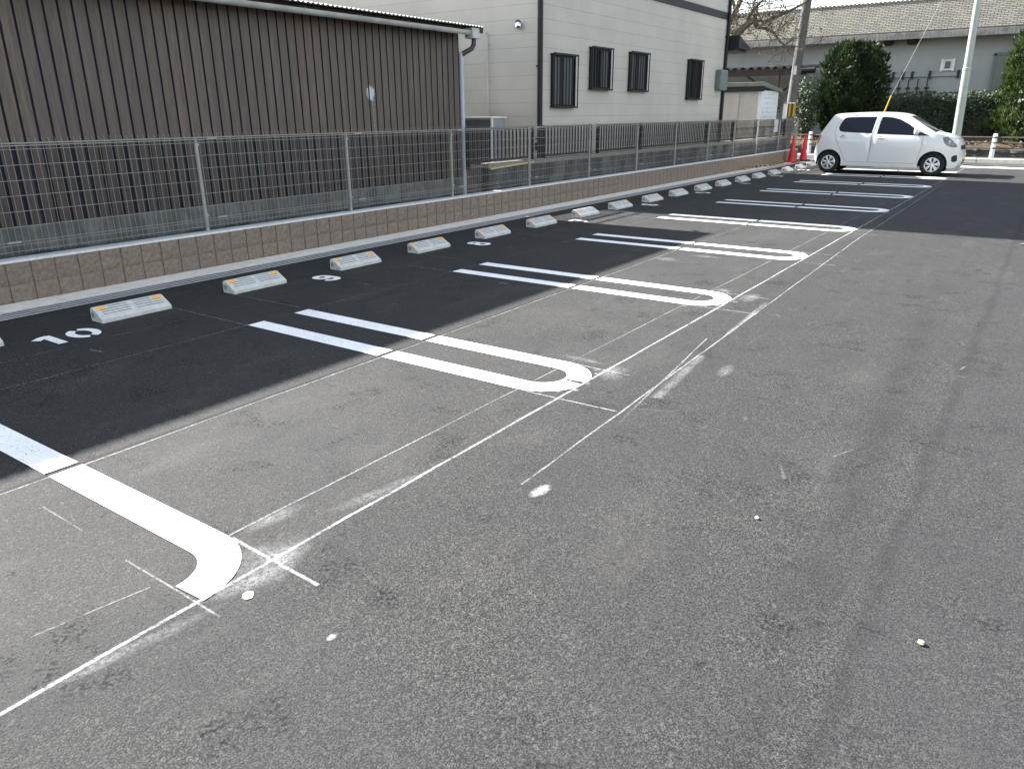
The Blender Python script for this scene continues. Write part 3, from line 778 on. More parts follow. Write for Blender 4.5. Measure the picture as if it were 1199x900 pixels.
# ------------------------------------------------------------------ house
XH = -7.75; YH0, YH1 = 11.90, 21.02; XHB = -16.5; HT = 6.6
h = thing('house', 'two-storey cream house with panel siding and four black barred windows', 'house', (XH, 16, 0))
b = MB(); b.box(XHB, XH, YH0, YH1, .45, HT); b.build('wall', 'house', h)
b = MB(); b.box(XHB+.02, XH-.02, YH0+.02, YH1-.02, -.05, .451); b.build('plinth', 'found', h)
b = MB(); b.box(XH, XH+.02, YH0+3.2, YH1+.003, 3.80, 3.965); b.build('trim_band', 'band', h, bevel=.004)
b = MB(); b.box(XHB-.05, XH+.04, YH0-.02, YH1+.04, HT, HT+.12); b.add([(XHB-.05, YH0-.02, HT+.12), (XH+.04, YH0-.02, HT+.12), (XH+.04, YH1+.04, HT+.12), (XHB-.05, YH1+.04, HT+.12), (XHB+3, 16.4, HT+1.1), (XH-3, 16.4, HT+1.1)], [(0, 1, 5, 4), (1, 2, 5), (2, 3, 4, 5), (3, 0, 4)])
b.build('roof', 'band', h)
def window(y0, y1, z0, z1, stile, frost=True, blinds=None):
    fr = MB(); x = XH
    t = .045
    fr.box(x-.01, x+.045, y0, y1, z0, z0+t); fr.box(x-.01, x+.045, y0, y1, z1-t, z1)
    fr.box(x-.01, x+.044, y0, y0+t, z0+t, z1-t); fr.box(x-.01, x+.044, y1-t, y1, z0+t, z1-t)
    ym = y0+(y1-y0)*stile; fr.box(x-.01, x+.035, ym-.045, ym+.045, z0+t, z1-t)
    o = fr.build('window', 'bronze', h)
    pz = z0+t
    p = MB(); p.box(x+.002, x+.014, y0+t, ym-.045, pz, z1-t); p.build('pane', 'frost' if frost else 'pane', o)
    p = MB(); p.box(x+.002, x+.014, ym+.045, y1-t, pz, z1-t); p.build('pane', 'frost' if blinds else 'pane', o)
    g = MB(); xo = x+.085; e = .02
    g.box(xo-.012, xo+.012, y0-e, y1+e, z0-.012, z0+.018); g.box(xo-.012, xo+.012, y0-e, y1+e, z1-.018, z1+.012)
    n = max(5, round((y1-y0)/.105))
    for i in range(n+1):
        y = y0-e+.008+(y1-y0+2*e-.016)*i/n; g.box(xo-.008, xo+.008, y-.008, y+.008, z0+.018, z1-.018)
    for yy in (y0-e+.008, y1+e-.008):
        for zz in (z0+.01, z1-.01): g.box(x+.0, xo-.01, yy-.008, yy+.008, zz-.008, zz+.008)
    g.build('grille', 'bronze', o)
window(12.31, 13.13, 1.63, 2.535, .42, True, True); window(13.70, 14.52, 1.965, 2.725, .50, False, True)
window(15.38, 16.22, 1.965, 2.73, .42, True, True); window(18.52, 19.36, 1.835, 2.735, .40, False, False)
def pipe(x, y, z0, z1, name, mat, r=.04):
    b = MB(); b.tube([(x, y, z0), (x, y, z1)], r, 12)
    z = z0+.5
    while z < z1: b.box(x-.05, x+.02, y-r-.008, y+r+.008, z-.015, z+.015); z += 1.2
    b.build(name, mat, h, smooth=True)
pipe(XH+.05, YH0-.02, .60, HT, 'downpipe', 'bronze', .05); pipe(XH+.05, YH1-.04, .5, HT, 'downpipe', 'bronze', .042)
b = MB(); b.box(XH, XH+.08, 11.80, 11.98, .90, 1.03); b.build('pipe_bracket', 'bronze', h)
b = MB(); b.box(XH, XH+.16, 20.45, 20.96, 2.07, 2.58); b.build('meter_box', 'meter', h, bevel=.03)
b = MB(); b.lathe([(.055, 0), (.062, -.02), (.062, -.05), (.055, -.075), (.0, -.10)], (-8.13, YH0, 2.97), 20, 1); b.lathe([(.02, 0), (.06, -.035), (.075, -.075)], (-8.13, YH0, 2.985), 20, 1)
b.build('vent_hood', 'steel', h, smooth=True)
b = MB(); b.tube([(-8.84, YH0-.03, 1.2), (-8.84, YH0-.03, 2.88), (-8.84, YH0-.06, 2.90)], .017, 10)
for z in (1.5, 2.1, 2.7): b.box(-8.87, -8.81, YH0-.045, YH0, z-.01, z+.01)
b.build('conduit', 'pvcbeige', h, smooth=True)
b = MB(); b.tube([(-7.68, 10.0, 2.70), (-7.74, 10.16, 2.695), (-7.745, 10.17, 2.68)], .022, 10); 
b.build('drain_arm', 'gutter', bl, smooth=True)
b = MB()   # little porch roof past the far corner
b.prism([(21.03, 3.12), (21.03, 3.42), (21.95, 3.18), (21.95, 3.10)], 0, -9.2, XH+.35); b.prism([(21.03, 3.06), (21.03, 3.12), (21.9, 3.09), (21.9, 3.04)], 0, -9.1, XH+.27)
b.build('porch_roof', 'bronze', h)

# outdoor unit at the foot of the house
ac = thing('outdoor_unit', 'ivory and grey outdoor heat pump unit standing between the brown building and the house', 'outdoor unit', (-8.5, 11.3, .5))
b = MB(); b.box(-8.86, -8.19, 11.12, 11.50, .62, 1.45); b.build('cabinet', 'acgrey', ac, bevel=.01)
b = MB(); b.box(-8.80, -8.215, 11.112, 11.13, .66, 1.42); b.build('front_panel', 'acdark', ac)
b = MB(); b.box(-8.88, -8.17, 11.09, 11.52, 1.45, 1.475); b.box(-8.215, -8.185, 11.095, 11.13, .62, 1.45); b.build('lid', 'acwhite', ac)
b = MB(); b.box(-8.86, -8.19, 11.15, 11.47, -.05, .62); b.build('stand', 'found', ac)

# ------------------------------------------------------------------ steel garden store
st = thing('garden_store', 'white steel garden store with grey-green roof standing past the house', 'shed', (-8.9, 25.8, 0))
X0, X1, Y0, Y1 = -10.1, -7.86, 24.85, 26.55
b = MB(); b.box(X0, X1, Y0, Y1, .3, 2.16); b.build('wall', 'shedwhite', st)
b = MB()
for i in range(12):
    z = .55+i*.135
    for j in range(3):
        ya = Y0+.12+j*.50; b.prism([(X1, z), (X1+.012, z+.02), (X1+.012, z+.08), (X1, z+.1)], 1, ya, ya+.44)
b.build('side_panel', 'shedwhite', st)
for xa, xb, off in ((-9.17, -8.56, .03), (-8.55, -7.98, .012)):
    b = MB(); b.box(xa, xb, Y0-off-.012, Y0-off+.01, .45, 2.1)
    for i in range(10): z = .6+i*.15; b.box(xa+.03, xb-.03, Y0-off-.017, Y0-off-.012, z, z+.09)
    b.build('door', 'shedcream', st)
b = MB(); b.prism([(Y0-.16, 2.40), (Y0-.16, 2.28), (Y1+.1, 2.12), (Y1+.1, 2.22)], 0, X0-.1, X1+.10); b.build('roof', 'shedroof', st, bevel=.01)
b = MB(); b.box(X0-.05, X1+.06, Y0-.13, Y0-.02, 2.13, 2.275); b.build('lintel', 'band', st)
b = MB(); b.box(X0, X1, Y0, Y1, -.05, .3); b.build('base', 'found', st)

# ------------------------------------------------------------------ utility pole, lamp pole, guy wire, cables
up_ = thing('utility_pole', 'grey concrete utility pole with a white tag beside the bare tree', 'utility pole', (-8.06, 28.8, 0))
pt = lambda z: Vector((-8.12+.042*z, 28.8, z))
b = MB(); b.tube([pt(-.1), pt(4), pt(9.5)], [.165, .155, .12], 20); b.build('pole', 'upole', up_, smooth=True)
b = MB(); b.prism([(.0, 0), (.0, 0)], 0, 0, 0) if False else None
b = MB(); c = pt(2.88); b.box(c.x-.05, c.x+.05, 28.8-.172, 28.8-.158, 2.74, 3.02); b.build('tag', 'tagwhite', up_)
b = MB(); c = pt(1.6); b.lathe([(.172, 1.38), (.172, 1.80)], (c.x, 28.8, 0), 20); b.build('guard_sleeve', mat_stripes('yellow black sleeve', (.36, .23, .02), (.015, .015, .015), .13, 0, 0.), up_, smooth=True)
b = MB(); b.box(c.x-.20, c.x-.08, 28.60, 28.63, 1.2, 1.83); b.box(c.x-.2, c.x+.2, 28.60, 28.63, 1.80, 1.84); b.build('number_board', 'tagwhite', up_)

lp = thing('lamp_post', 'tall pale grey-green steel lamp post behind the white hatchback', 'lamp post', (-2.62, 27.75, 0))
lt = lambda z: Vector((-2.62-.045*(z-.0)*.55, 27.75+.0*z, z))
b = MB(); b.tube([lt(-.1), lt(2.72)], [.128, .117], 20); b.build('lower_shaft', 'lamp', lp, smooth=True)
b = MB(); b.tube([lt(2.70), lt(8.0)], [.108, .07], 20); b.build('upper_shaft', 'lamp', lp, smooth=True)
b = MB(); q = lt(2.72); b.lathe([(.117, 2.66), (.126, 2.67), (.126, 2.735), (.108, 2.75)], (q.x, q.y, 0), 20); b.build('joint_ring', 'lamp', lp, smooth=True)
b = MB(); t8 = lt(8.0); b.tube([t8, t8+Vector((-.3, -.5, .25)), t8+Vector((-.8, -1.3, .3))], .04, 8); b.box(t8.x-1.05, t8.x-.7, t8.y-1.75, t8.y-1.2, 8.2, 8.36); b.build('lamp_head', 'lamp', lp)

gy = thing('guy_wire', 'slanting guy wire with a yellow cover rising behind the hatchback roof', 'guy wire', (-5.5, 29.2, .1))
p0, p1, p2, p3 = Vector((-5.42, 29.3, .1)), Vector((-5.11, 29.3, 1.33)), Vector((-4.92, 29.3, 2.02)), Vector((-3.75, 29.3, 5.2))
b = MB(); b.tube([p0, p2], .024, 10); b.build('yellow_cover', 'guyyellow', gy, smooth=True)
b = MB(); b.tube([p2, p3, p3+(p3-p2)*1.2], .006, 6); b.build('cable', 'galv', gy)
for i, (a, c, lab) in enumerate((((-30, 26, 5.6), (-8.0, 28.8, 5.15), 'upper'), ((-30, 29, 5.35), (-8.0, 28.8, 4.95), 'lower'), ((-7.8, 28.8, 5.15), (14, 40, 7.6), 'right'))):
    a, c = Vector(a), Vector(c); pts = [a.lerp(c, t/16)-Vector((0, 0, .35*math.sin(PI*t/16))) for t in range(17)]
    b = MB(); b.tube(pts, .012, 5)
    tag(b.build('overhead_cable', 'wire', loc=tuple(c)), ['upper black overhead cable left of the utility pole', 'lower black overhead cable left of the utility pole', 'black overhead cable running right from the utility pole'][i], 'cable', 'cables on the utility pole')

# ------------------------------------------------------------------ pipe guard fence
gf = thing('guard_fence', 'roadside pipe fence with white posts and three grey rails behind the car', 'guard fence', (-3, 29, .1))
A0, A1 = Vector((-7.43, 29.55, .0)), Vector((-1.66, 28.72, .0)); dv = (A1-A0)/3
for k in range(-4, 9):
    p = A0+dv*k; b = MB(); b.lathe([(.0, .05), (.066, .05), (.066, .80), (.055, .845), (.0, .855)], (p.x, p.y, 0), 14); b.build('post', 'guardwhite', gf, smooth=True)
    b = MB()
    for z in (.74, .58, .42): b.lathe([(.0665, z-.022), (.072, z-.02), (.072, z+.02), (.0665, z+.022)], (p.x, p.y, 0), 14)
    b.build('rail_collar', 'guardgrey', gf)
for z in (.74, .58, .42):
    b = MB(); b.tube([A0-dv*4+Vector((0, 0, z)), A0+dv*8+Vector((0, 0, z))], .025, 8); b.build('rail', 'guardgrey', gf, smooth=True)

# rubble retaining wall
rw = thing('rubble_wall', 'low dark rubble stone edging below the hedge along the road', 'wall', (-3, 29.8, .1))
b = MB(); x = -22.
while x < 14:
    wv = random.uniform(.35, .8); z = .05
    for c in range(2):
        hh = random.uniform(.15, .22); o = len(b.v); n = 4
        for i in range(n+1):
            for j in range(n+1):
                ed = i in (0, n) or j in (0, n)
                b.v.append((x+wv*i/n+(0 if not ed else random.uniform(-.01, .01)), 29.72-(.0 if ed else random.uniform(.02, .07)), z+hh*j/n))
        for i in range(n):
            for j in range(n): q = o+i*(n+1)+j; b.face((q, q+n+1, q+n+2, q+1))
        z += hh
    x += wv
b.box(-22, 14, 29.73, 30.1, -.1, .36)
b.build('stones', 'stone', rw, smooth=True)

# ------------------------------------------------------------------ far building
fb = thing('hall_building', 'large white building with a pale brick mansard roof beyond the road', 'building', (-4, 40, 0))
b = MB(); b.box(-34, 16, 36, 58, -.1, 4.75); b.build('wall', 'stucco', fb)
b = MB(); x0, x1 = -34.8, 16.8; ye, yt, ze, zt = 35.30, 35.62, 4.40, 5.50
b.add([(x0, ye, ze), (x1, ye, ze), (x1, yt, zt), (x0, yt, zt)], [(0, 1, 2, 3)]); b.add([(x0, yt, zt), (x1, yt, zt), (x1, 58, zt), (x0, 58, zt)], [(0, 1, 2, 3)])
b.add([(x0, ye, ze), (x0, yt, zt), (x0, 58, zt), (x0, 58, ze)], [(0, 1, 2, 3)]); b.add([(x1, ye, ze), (x1, yt, zt), (x1, 58, zt), (x1, 58, ze)], [(3, 2, 1, 0)])
b.build('mansard_roof', 'tile', fb)
b = MB(); b.box(x0, x1, yt+.03, yt+.3, zt-.03, zt+.10)
xx = x0
while xx < x1: b.box(xx, xx+.10, yt+.0, yt+.03, zt-.0, zt+.13); xx += .16
b.build('ridge_coping', 'tile', fb)
b = MB(); b.box(x0, x1, ye-.06, ye+.02, ze-.22, ze+.03); b.box(x0, x1, ye+.02, 36, ze-.16, ze-.10)
xx = x0
while xx < x1: b.box(xx, xx+.09, ye-.075, ye-.06, ze-.21, ze-.0); xx += .14
b.build('fascia', 'fascia', fb)
b = MB(); b.box(x0, x1, ye-.03, ye+.05, ze+.03, ze+.06); b.build('flashing', 'bronze', fb)
fr = MB(); fr.box(-4.40, -3.96, 35.94, 36.0, 3.03, 3.05); fr.box(-4.40, -3.96, 35.94, 36.0, 3.41, 3.43); fr.box(-4.42, -4.34, 35.95, 36, 3.0, 3.45); fr.box(-4.02, -3.94, 35.95, 36, 3.0, 3.45)
o = fr.build('window', 'guardwhite', fb); p = MB(); p.box(-4.34, -4.02, 35.97, 36.01, 3.05, 3.41); p.build('pane', 'shedwhite', o); p = MB(); p.box(-4.28, -4.08, 35.955, 35.99, 3.10, 3.36); p.build('dark_pane', 'pane', o)
fr = MB(); fr.box(-2.66, -2.56, 35.93, 36, 1.5, 3.56); fr.box(-2.66, -1.30, 35.93, 36, 3.50, 3.60); fr.box(-1.40, -1.30, 35.93, 36, 1.5, 3.5)
o = fr.build('window', 'meter', fb); p = MB(); p.box(-2.56, -1.40, 35.96, 36.01, 1.5, 3.50); p.build('pane', 'greenpane', o)
for cx in (-6.45, -5.55):
    b = MB(); b.lathe([(.02, 4.30), (.20, 4.28), (.22, 4.16), (.17, 4.04), (.0, 4.0)], (cx, 35.85, 0), 16); b.build('vent_cowl', 'dark_timber', fb, smooth=True)
b = MB(); b.box(-6.05, -3.72, 35.93, 35.97, 2.82, 2.95)
b.build('pipe_rail', 'stucco', fb)
for cx in (-6.08, -5.72, -5.38, -4.75, -3.75):
    b = MB(); b.box(cx-.045, cx+.045, 35.90, 36, 2.74, 3.03); b.build('rail_bracket', 'dark_timber', fb)
for i in range(5):
    cx = -6.15+.34*i; b = MB(); b.tube([(cx, 35.93, 1.7), (cx, 35.93, 2.74)], .022, 6); b.lathe([(.0, 2.36), (.085, 2.37), (.085, 2.43), (.0, 2.44)], (cx, 35.93, 0), 10); b.build('gauge_pipe', 'dark_timber', fb)
b = MB(); b.box(-6.92, -6.86, 35.93, 36.01, 1.5, 4.4); b.build('wall_joint', 'fascia', fb)

# ------------------------------------------------------------------ carport left of the pole
cpt = thing('carport', 'old carport with brown corrugated roof on timber posts in front of the white building', 'carport', (-11, 33, 0))
b = MB(); pitch = .33; n = 120; xs = [-17.0+i*.0705 for i in range(n)]
for y, z in ((32.4, 3.20), (35.6, 3.35), (35.6, 3.33), (32.4, 3.18)):
    for x in xs: b.v.append((x, y, z+.055*math.sin(2*PI*x/pitch)))
for r in range(4):
    r2 = (r+1) % 4
    for j in range(n-1): b.face((r*n+j, r*n+j+1, r2*n+j+1, r2*n+j))
b.build('corrugated_roof', 'roofbrown', cpt, smooth=True)
b = MB(); b.box(-17, -8.65, 32.5, 32.65, 2.90, 3.12); b.build('beam', 'dark_timber', cpt)
for x in (-14.5, -12.1, -9.75):
    b = MB(); b.box(x-.08, x+.08, 32.5, 32.66, .3, 2.9); b.build('post', 'timber', cpt)
b = MB(); b.tube([(-9.75, 32.6, 2.2), (-8.75, 32.6, 2.75)], .04, 6); b.tube([(-9.75, 32.6, 2.05), (-11.0, 32.6, 2.9)], .04, 6); b.build('brace', 'dark_timber', cpt)
b = MB(); b.tube([(-8.95, 32.45, 3.05), (-8.3, 32.45, 3.05)], .11, 10); b.build('gutter_end', 'bronze', cpt)

# ------------------------------------------------------------------ vegetation
def leafcards(b, vals, c, nrm, size, aspect, v, jitter=.8):
    n = (Vector(nrm)+Vector((random.uniform(-1, 1), random.uniform(-1, 1), random.uniform(-1, 1)))*jitter).normalized()
    a = n.orthogonal().normalized(); q = Matrix.Rotation(random.uniform(0, 2*PI), 3, n); a = q @ a; d = n.cross(a)
    a *= size; d *= size*aspect; c = Vector(c); o = len(b.v)
    b.v += [tuple(c-a), tuple(c-d*.9+n*size*.12), tuple(c+a), tuple(c+d*.9+n*size*.12)]; b.face((o, o+1, o+2, o+3)); vals += [v]*4
def tuft(b, vals, c, dirv, ln, wd, nb, v):
    c = Vector(c)
    for i in range(nb):
        d = (dirv+Vector((random.gauss(0, .38), random.gauss(0, .38), random.gauss(0, .30)))).normalized()
        s = d.orthogonal().normalized(); s = Matrix.Rotation(random.uniform(0, PI), 3, d) @ s
        L = ln*random.uniform(.6, 1.25); o = len(b.v)
        b.v += [tuple(c-s*wd*.6), tuple(c+s*wd*.6), tuple(c+d*L*.6+s*wd), tuple(c+d*L), tuple(c+d*L*.6-s*wd)]
        b.face((o, o+1, o+2, o+3, o+4)); vals += [min(1, max(0, v+random.uniform(-.12, .12)))]*5
def juniper(label, base, radf, zf0, zf1, n, mat, lean=(0, 0), seed=1, squash=1.):
    """radf(t, ang) -> radius; a dense upright juniper"""
    random.seed(seed)
    t = thing('juniper_tree', label, 'tree', base)
    bx, by, bz = base
    b = MB(); b.tube([(bx, by, bz-.1), (bx+.03, by, bz+.6), (bx+lean[0]*.5, by, (zf0+zf1)/2), (bx+lean[0], by, zf1-.4)], [.11, .09, .06, .02], 8); b.build('trunk', 'bark', t, smooth=True)
    b = MB(); vals = []
    # inner branch mass
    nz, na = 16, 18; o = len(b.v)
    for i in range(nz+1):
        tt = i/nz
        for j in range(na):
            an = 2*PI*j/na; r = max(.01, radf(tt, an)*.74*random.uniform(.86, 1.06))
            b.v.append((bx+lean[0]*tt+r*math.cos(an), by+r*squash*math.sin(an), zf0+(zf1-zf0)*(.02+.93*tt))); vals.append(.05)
    for i in range(nz):
        for j in range(na): j2 = (j+1) % na; b.face((o+i*na+j, o+i*na+j2, o+(i+1)*na+j2, o+(i+1)*na+j))
    for i in range(n):
        tt = random.random()**.9; an = random.uniform(0, 2*PI); r = radf(tt, an)
        lump = 1+.10*math.sin(an*5+tt*9+seed)+.07*math.sin(an*9-tt*21)+random.gauss(0, .05)
        r *= lump*random.choice((1., 1., 1., .9, .8))
        p = (bx+lean[0]*tt+r*math.cos(an), by+r*squash*math.sin(an), zf0+(zf1-zf0)*tt)
        dv2 = Vector((math.cos(an)*.55, math.sin(an)*.55, .95+.5*tt))
        v = .45+.30*math.sin(an*5+tt*9+seed)+random.uniform(-.2, .25)
        tuft(b, vals, p, dv2, random.uniform(.10, .24), .016, 7, v)
    b.att = ('v', vals); b.build('crown', mat, t)
def rad_left(t, an):
    base = .96 if t < .70 else .96*math.sqrt(max(0, 1-((t-.70)/.33)**2))
    base = min(base, .62+.9*t); tw = 1+.10*math.cos(2*an)
    return max(.02, base*tw*(1+.06*math.sin(3*an)))
juniper('broad dark green juniper with a blunt double top left of the hedge', (-6.68, 31.6, .55), rad_left, .75, 3.82, 2600, 'juniper', (0, 0), 3, .8)
juniper('narrower dark juniper shoot pressed against the broad juniper on its left side', (-7.22, 31.9, .55), lambda t, a: .50*math.sqrt(max(.0, 1-(t-.35)**2/.47)), .8, 3.86, 900, 'juniper', (0, 0), 11, .9)
juniper('tall pointed bright green juniper at the right edge beside the hedge', (-.25, 31.4, .5), lambda t, a: max(.02, (1.98*(1-t)**.40 if t > .12 else 1.72+.16*t/.12)*(1+.06*math.sin(3*a+1))), .55, 5.4, 6500, 'juniperlight', (0, 0), 5, .8)

random.seed(21)
sh = thing('evergreen_shrub', 'glossy leaved evergreen shrub between the utility pole and the broad juniper', 'shrub', (-8.15, 31.2, .5))
b = MB()
for i in range(7):
    a = random.uniform(0, 2*PI); b.tube([(-8.15, 31.2, .45), (-8.15+.2*math.cos(a), 31.2+.2*math.sin(a), 1.3), (-8.15+.5*math.cos(a), 31.2+.4*math.sin(a), 2.3)], [.04, .03, .012], 6)
b.build('stem', 'bark', sh)
b = MB(); vals = []
for i in range(3400):
    while True:
        p = Vector((random.uniform(-1, 1), random.uniform(-1, 1), random.uniform(-1, 1)))
        if .3 < p.length < 1: break
    q = (-8.12+p.x*.66*(1+.2*p.z), 31.2+p.y*.55, 1.78+p.z*1.08)
    if 1 < q[2] < 1.5 and random.random() < .35: continue
    leafcards(b, vals, q, p+Vector((0, -.3, .6)), random.uniform(.035, .065), .5, random.random()**1.6)
b.att = ('v', vals); b.build('foliage', 'camellia', sh)
def low_shrub(label, cx, cyy, z0, rx, ry, rz, n, name='low_shrub'):
    t = thing(name, label, 'shrub', (cx, cyy, z0))
    b = MB()
    for i in range(5):
        a = random.uniform(0, 2*PI); b.tube([(cx, cyy, z0-.05), (cx+rx*.5*math.cos(a), cyy+ry*.5*math.sin(a), z0+rz)], [.025, .01], 5)
    b.build('stem', 'bark', t)
    b = MB(); vals = []
    for i in range(n):
        while True:
            p = Vector((random.uniform(-1, 1), random.uniform(-1, 1), random.uniform(-1, 1)))
            if .25 < p.length < 1: break
        leafcards(b, vals, (cx+p.x*rx, cyy+p.y*ry, z0+rz+p.z*rz), p+Vector((0, -.3, .6)), random.uniform(.03, .055), .55, random.random()**1.6)
    b.att = ('v', vals); b.build('foliage', 'camellia', t)
low_shrub('small rounded shrub showing above the garden store roof on the left', -12.0, 32.2, 1.2, .55, .4, .85, 900)
low_shrub('low spreading shrub showing above the garden store roof near the pole', -10.2, 32.2, 1.2, .95, .5, .68, 1300)

# ivy hedge
random.seed(5)
hd = thing('ivy_hedge', 'long ivy covered hedge wall under the white building behind the lamp post', 'hedge', (-3.4, 31.7, .5))
b = MB(); b.box(-7.4, 4.5, 31.75, 32.05, .3, 2.0); b.build('core', 'oldblock', hd)
b = MB(); vals = []
for i in range(15000):
    x = random.uniform(-7.4, 4.5); z = random.uniform(.55, 2.17)
    lump = .10*math.sin(x*3.1)+.07*math.sin(x*7.7+z*4)
    dep = 31.66-.22*abs(lump)-random.uniform(0, .14)
    if z > 1.98: dep = random.uniform(31.55, 32.1)
    cov = .22+.78*min(1, max(0, (z-.75-.35*math.sin(x*2.3)-.2*math.sin(x*5.1+1))/.6))
    if random.random() > cov: continue
    v = random.random()**1.7*.8+(.2 if z > 1.95 else 0)
    leafcards(b, vals, (x, dep, z+.03*math.sin(x*4)), (0, -1, .55), random.uniform(.035, .065), .7, v, .7)
b.att = ('v', vals); b.build('leaves', 'ivy', hd)
b = MB()
for i in range(260):
    x = random.uniform(-7.3, 4.4); z = .5; pts = [(x, 31.68-random.uniform(0, .1), z)]
    for j in range(4): x += random.gauss(0, .12); z += random.uniform(.1, .3); pts.append((x, 31.66-random.uniform(0, .12), z))
    b.tube(pts, .008, 4)
b.build('bare_stems', 'twig', hd)
b = MB(); vals = []
for i in range(2600):
    leafcards(b, vals, (random.uniform(-12, 4), random.uniform(30.0, 31.5), random.uniform(.36, .60)), (0, -.4, 1), random.uniform(.03, .06), .6, random.random(), .8)
b.att = ('v', vals); tag(b.build('leaf_litter', 'dryleaf'), kind='stuff')

# bare tree behind the house corner
random.seed(33)
bt = thing('bare_tree', 'leafless gnarled tree with a forked limb behind the far corner of the cream house', 'tree', (-10.3, 27.2, 0))
tr = MB(); cr = MB(); lv = MB(); lvv = []
Yt = 27.0
tr.tube([(-10.5, Yt, -.1), (-10.35, Yt, 1.6), (-10.15, Yt, 3.2), (-9.98, Yt, 3.75)], [.24, .20, .17, .15], 10)
def limb(mb, pts, r0, r1, n=7):
    L = len(pts); mb.tube(pts, [r0+(r1-r0)*i/(L-1) for i in range(L)], n)
def twigs(p, d, ln, r, depth):
    p = Vector(p); d = Vector(d).normalized(); pts = [p]; q = p.copy(); dd = d.copy()
    for i in range(3):
        dd = (dd+Vector((random.gauss(0, .22), random.gauss(0, .22), random.gauss(.03, .2)))).normalized(); q = q+dd*ln/3; pts.append(q.copy())
    cr.tube(pts, [r, r*.8, r*.65, r*.45], 4 if depth < 2 else 5, cap=False)
    if random.random() < .35: leafcards(lv, lvv, q, (0, -1, 0), random.uniform(.025, .05), .6, random.random(), 1.)
    if depth == 0: return
    for i in range(random.choice((2, 3, 3))):
        a = pts[random.choice((1, 2, 3))]; nd = (dd+Vector((random.gauss(0, .6), random.gauss(0, .6), random.gauss(.08, .5)))).normalized()
        twigs(a, nd, ln*random.uniform(.55, .85), r*.6, depth-1)
tr2 = [([(-9.98, Yt, 3.70), (-9.95, Yt, 4.3), (-9.72, Yt, 4.7), (-9.5, Yt, 5.2), (-9.1, Yt, 6.4)], .13, .05),
       ([(-10.0, Yt, 3.62), (-9.72, Yt, 3.88), (-9.4, Yt, 4.18), (-9.12, Yt, 4.38), (-8.98, Yt, 4.40)], .13, .085),
       ([(-9.0, Yt, 4.18), (-8.7, Yt, 4.30), (-8.2, Yt, 4.48), (-7.65, Yt, 4.70), (-7.1, Yt, 5.0)], .07, .025),
       ([(-9.0, Yt, 4.18), (-8.6, Yt, 4.10), (-8.35, Yt, 3.95), (-8.12, Yt, 3.68), (-7.9, Yt, 3.52), (-7.65, Yt, 3.50)], .05, .02),
       ([(-8.98, Yt, 4.40), (-9.0, Yt, 4.20)], .08, .06),
       ([(-9.3, Yt, 4.28), (-9.2, Yt, 4.6), (-8.9, Yt, 4.9), (-8.4, Yt, 5.4)], .06, .02),
       ([(-9.72, Yt, 4.7), (-9.9, Yt, 5.2), (-10.3, Yt, 6.0)], .06, .02)]
for pts, r0, r1 in tr2:
    limb(tr, pts, r0, r1, 8)
    for i in range(1, len(pts)):
        for k in range(3):
            a = Vector(pts[i-1]).lerp(Vector(pts[i]), random.random())
            d = Vector((random.uniform(-.6, 1), random.uniform(-.6, .6), random.uniform(-.5, 1.)))
            twigs(a, d, random.uniform(.45, .8), .016, 3)
twigs((-7.4, Yt, 4.85), (1, 0, -.1), .8, .016, 4); twigs((-7.2, Yt, 4.95), (1, 0, .2), .8, .016, 4); twigs((-7.7, Yt, 4.68), (1, .1, -.5), .7, .014, 4)
tr.build('trunk', 'bark', bt, smooth=True); cr.build('crown', 'twig', bt)
lv.att = ('v', lvv); lv.build('dry_leaves', 'dryleaf', bt)

# ------------------------------------------------------------------ cones and rope
def cone(label, x, y, hgt=.72, base='black', rot=0.):
    t = thing('traffic_cone', label, 'traffic cone', (x, y, .03), 'red cones at the end of the block wall')
    b = MB(); b.lathe([(.125, .045), (.118, .06), (.030, hgt-.03), (.026, hgt), (.0, hgt+.004)], (x, y, .0), 20); b.build('cone_body', 'cone', t, smooth=True)
    b = MB(); b.box(x-.19, x+.19, y-.19, y+.19, .0, .045); b.build('base', base, t, bevel=.02)
cone('nearer red traffic cone at the end of the block wall', -6.93, 25.55, .80, 'cone'); cone('farther red traffic cone on a black base behind the nearer one', -6.83, 26.55, .86, 'black')
b = MB(); b.box(-7.0, -6.62, 26.32, 26.78, .035, .14); b.build
random.seed(9)
b = MB(); pts = []
for i in range(40):
    y = 21.2+3.9*i/39; pts.append((-7.02+.05*math.sin(y*2.2)+.012*(y-21), y, .045+.018*abs(math.sin(y*9))))
b.tube(pts, .022, 6); b.tube([(p[0]+.055+.02*math.sin(p[1]*5), p[1]+.3, p[2]-.005) for p in pts[8:34]], .022, 6)
tag(b.build('striped_rope', 'rope', smooth=True, loc=(-7, 23, .02)), 'yellow and black rope lying along the kerb at the far end of the wall', 'rope')

# ------------------------------------------------------------------ car
def pip(p, poly):
    x, y = p; c = False; n = len(poly); j = n-1
    for i in range(n):
        (xi, yi), (xj, yj) = poly[i], poly[j]
        if (yi > y) != (yj > y) and x < (xj-xi)*(y-yi)/(yj-yi)+xi: c = not c
        j = i
    return c
def interp(z, tab):
    if z <= tab[0][0]: return tab[0][1]
    for (a, fa), (b2, fb2) in zip(tab, tab[1:]):
        if z <= b2: return fa+(fb2-fa)*(z-a)/(b2-a)
    return tab[-1][1]
FT = [(.15, .945), (.25, .975), (.45, .995), (.62, 1.0), (.80, .993), (.92, .968), (1.0, .935), (1.15, .88), (1.30, .825), (1.42, .775), (1.5, .735)]
def cw(x, z):
    xr = max(0, (.5-x)/.5); xf = max(0, (x-2.62)/.775)
    return .7375*(1-.17*xr**2.4)*(1-.30*xf**2.7)*interp(z, FT)
